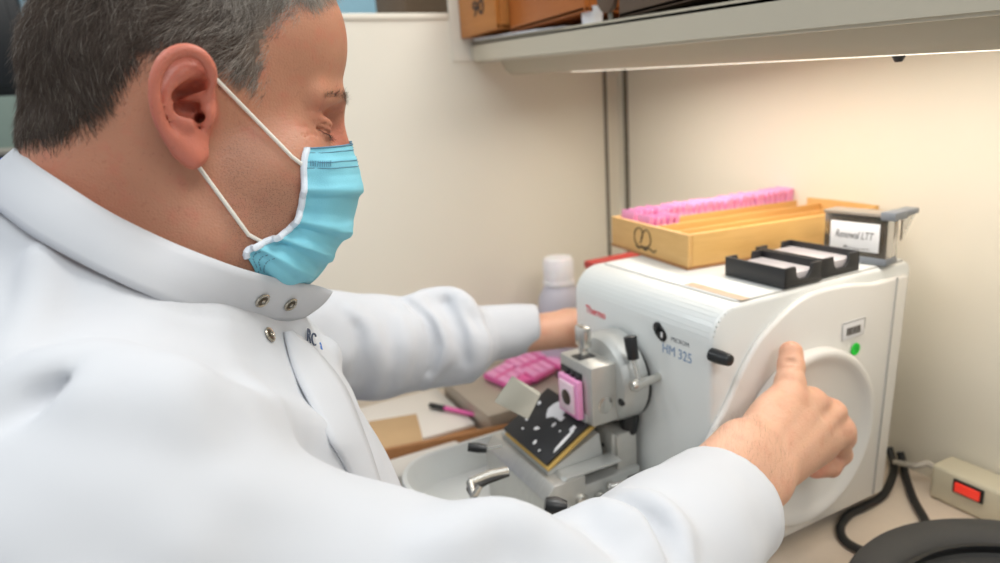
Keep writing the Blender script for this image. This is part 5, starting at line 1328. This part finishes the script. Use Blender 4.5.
# forearm hair
sel = rng.choice(len(rh_V), 12000); fr = rh_V[sel]; tt = (fr-W0)@CUR_dir; okk = (tt < .012) & (tt > -.10); fr = fr[okk]
gr = grad(f_rhand, fr); keep = ((gr@ndor) > -.2) & (rng.random(len(fr)) < .45); fr, gr = fr[keep], gr[keep]
da = (CUR_dir*.55-RF[:, 1]*(-.75))+gr*.12+rng.normal(0, .22, fr.shape)
strands('forearm_hair', fr, da, rng.uniform(.006, .011, len(fr)), .00004, M['hair'], man, 'fine brown forearm hair', np.full(len(fr), .15))

# ================================================================== FACE MASK
M['mask'] = mat('pale_blue_nonwoven', srgb(128, 204, 224), 0.7, var=0.03, scale=30, bump=0.25, bscale=1500, sss=.12, sssr=(.6, .9, 1))
M['maskw'] = mat('white_mask_binding', srgb(222, 230, 240), 0.7, var=0.03, bump=.3, bscale=900)
M['elastic'] = mat('white_elastic', srgb(226, 222, 212), 0.7, var=0.03, bump=.3, bscale=900)
M['stitch'] = mat('blue_stitching', srgb(92, 140, 166), 0.7)
def skin_hit(px, py, lift=.0016):
    d = ray(px, py); t = .2; L = np.linalg.norm(d)
    for _ in range(200):
        v = float(f_head(w2h(CAM+d*t)[None])[0])-lift
        if v < 1e-4: return w2h(CAM+d*t)
        t += v*.8/L
        if t > .8: return None
E_ = [skin_hit(x, y, .0026) for x, y in ((307, 149), (304, 165), (304, 188), (301, 210), (291, 227), (277, 237), (262, 243), (247, 253))]+[HP(252, 272, -.060)]
C_ = [HP(348, 143, 0), HP(352, 160, 0), HP(355, 180, 0), HP(351, 203, 0), HP(344, 226, 0), HP(331, 246, 0), HP(316, 263, 0), HP(299, 279, 0), HP(285, 290, 0)]
nu, nv = 41, 61
Es = smooth_path(E_, 10); Cs = smooth_path(C_, 10); iv = np.linspace(0, len(Es)-1, nv)
Es = np.array([Es[int(round(i))] for i in iv]); Cs = np.array([Cs[int(round(i))] for i in iv])
MV = np.zeros((nv, nu, 3))
for j in range(nv):
    v = j/(nv-1)
    for i in range(nu):
        u = -1+2*i/(nu-1); s = abs(u)                 # 0 centre, 1 edge
        th = (1-s)*math.pi/2; e, c = Es[j].copy(), Cs[j].copy(); ey = abs(e[1])
        pnt = np.array([e[0]+(c[0]-e[0])*math.sin(th)**.9, 0, e[2]+(c[2]-e[2])*math.sin(th)**1.0]); yy = ey*math.cos(th)**.85
        pnt[1] = -yy if u < 0 else yy
        # pleats fanning from the cheek edge
        out = np.array([math.sin(th), (-1 if u < 0 else 1)*math.cos(th), 0])
        fold = 0
        for v0, slope_, amp in ((.27, .04, .0034), (.46, .10, .0046), (.63, .10, .0048), (.80, .05, .0040)):
            w = v-(v0+slope_*(1-s)); fold += 1.5*amp*(max(0, 1-abs(w)/.09)**1.0)*(1 if w < 0 else max(0, 1-w/.022))*math.exp(-((1-s)-.35)**2/.35)
        tuck = -.0035*math.exp(-((s-.93)/.08)**2)
        MV[j, i] = pnt+out*(fold+tuck+.0007*math.sin(v*70+s*9)*math.exp(-((s-.95)/.12)**2))
        if v < .10: MV[j, i] += out*(-.0010)
Vm = MV.reshape(-1, 3); Vm = Vm+.0006*np.stack([vnoise(Vm, 90., s) for s in (41, 42, 43)], 1)
# keep the cloth off the skin
dm_ = f_head(Vm); gm = grad(f_head, Vm); Vm = Vm+gm*np.clip(.0014-dm_, 0, .02)[:, None]; MV = Vm.reshape(nv, nu, 3)
Qm = [(j*nu+i, j*nu+i+1, (j+1)*nu+i+1, (j+1)*nu+i) for j in range(nv-1) for i in range(nu-1)]
msk = link_mesh('face_mask', mesh_from('face_mask', h2w(Vm), np.array(Qm)), M['mask'], man, 'pale blue pleated surgical mask')
so = msk.modifiers.new('thick', 'SOLIDIFY'); so.thickness = .0007; so.offset = 0
ss = msk.modifiers.new('sub', 'SUBSURF'); ss.levels = 1; ss.render_levels = 1
def mrow(j, a=0, b_=None): return [h2w(p) for p in MV[j, a:b_]]
for i in (0, nu-1):
    b = MB()
    pts_ = [h2w(MV[j, i]) for j in range(0, nv-6)]; ext = h2w(MV[nv-7, i])
    b.tube([pts_[0]+(pts_[0]-pts_[1])*1.5]+pts_, .0021, 10)
    b.build('side_binding', M['maskw'], msk, 'white side binding')
b = MB()
for j, r in ((0, .0006), (3, .00028), (7, .00028), (9, .00028)):
    row = MV[j]; b.tube([h2w(q) for q in row+grad(f_head, row)*.0004], r, 6)
b.build('stitch_lines', M['stitch'], msk, 'blue stitched lines along the top edge')
b = MB(); rng2 = random.Random(2)
for k in range(11):
    q = h2w(MV[6, 1+k//3]*(1-(k % 3)/3)+MV[6, 2+k//3]*((k % 3)/3)); q2 = h2w(MV[8, 1+k//3]*(1-(k % 3)/3)+MV[8, 2+k//3]*((k % 3)/3)); b.tube([q-HN*.0012, q2-HN*.0012], .00022, 5)
for k in range(9):
    for c_ in range(3):
        j0 = 49+k; 
        if j0+1 < nv: q = h2w(MV[j0, 1+c_]); q2 = h2w(MV[j0, 1+c_]*.5+MV[j0+1, 1+c_]*.5); b.tube([q-HN*.0012+HX*0, q2-HN*.0012], .00030, 5)
b.build('weld_marks', M['stitch'], msk, 'rows of pressed weld marks')
# ear loops
up0 = h2w(MV[8, 0]); lo0 = h2w(MV[44, 0])
def offskin(q, d):
    q = np.array([q]); 
    for _ in range(4):
        e = f_head(q)[0]
        if e < d: q = q+grad(f_head, q)*(d-e)
    return q[0]
def strap(px0, px1, l0, l1, n=9):
    return [h2w(skin_hit(px0[0]+(px1[0]-px0[0])*k/(n-1), px0[1]+(px1[1]-px0[1])*k/(n-1), .0022)) for k in range(n)]
def strap_old(px0, px1, l0, l1, n=9):
    out = []
    for k in range(n):
        t = k/(n-1); q = HP(px0[0]*(1-t)+px1[0]*t, px0[1]*(1-t)+px1[1]*t, l0*(1-t)+l1*t); out.append(h2w(offskin(q, .0012)))
    return out
s1 = strap((303, 168), (217, 80), -.056, -.080)
s2 = strap((256, 245), (196, 163), -.062, -.082)
b = MB(); b.tube([up0]+s1[1:]+[h2w(ez(245, 160, EOFF+.010)), h2w(ez(170, 110, EOFF+.014)), h2w(ez(90, 250, EOFF+.014)), h2w(ez(140, 440, EOFF+.006))]+s2[::-1][:-1]+[lo0], .00125, 10)
b.build('ear_loop', M['elastic'], msk, 'white elastic ear loop')
b = MB(); b.tube([mirror(q) for q in [up0]+s1[1:]+[h2w(ez(170, 110, EOFF+.014)), h2w(ez(90, 250, EOFF+.014)), h2w(ez(140, 440, EOFF+.006))]+s2[::-1][:-1]+[lo0]], .00125, 10); b.build('ear_loop', M['elastic'], msk)
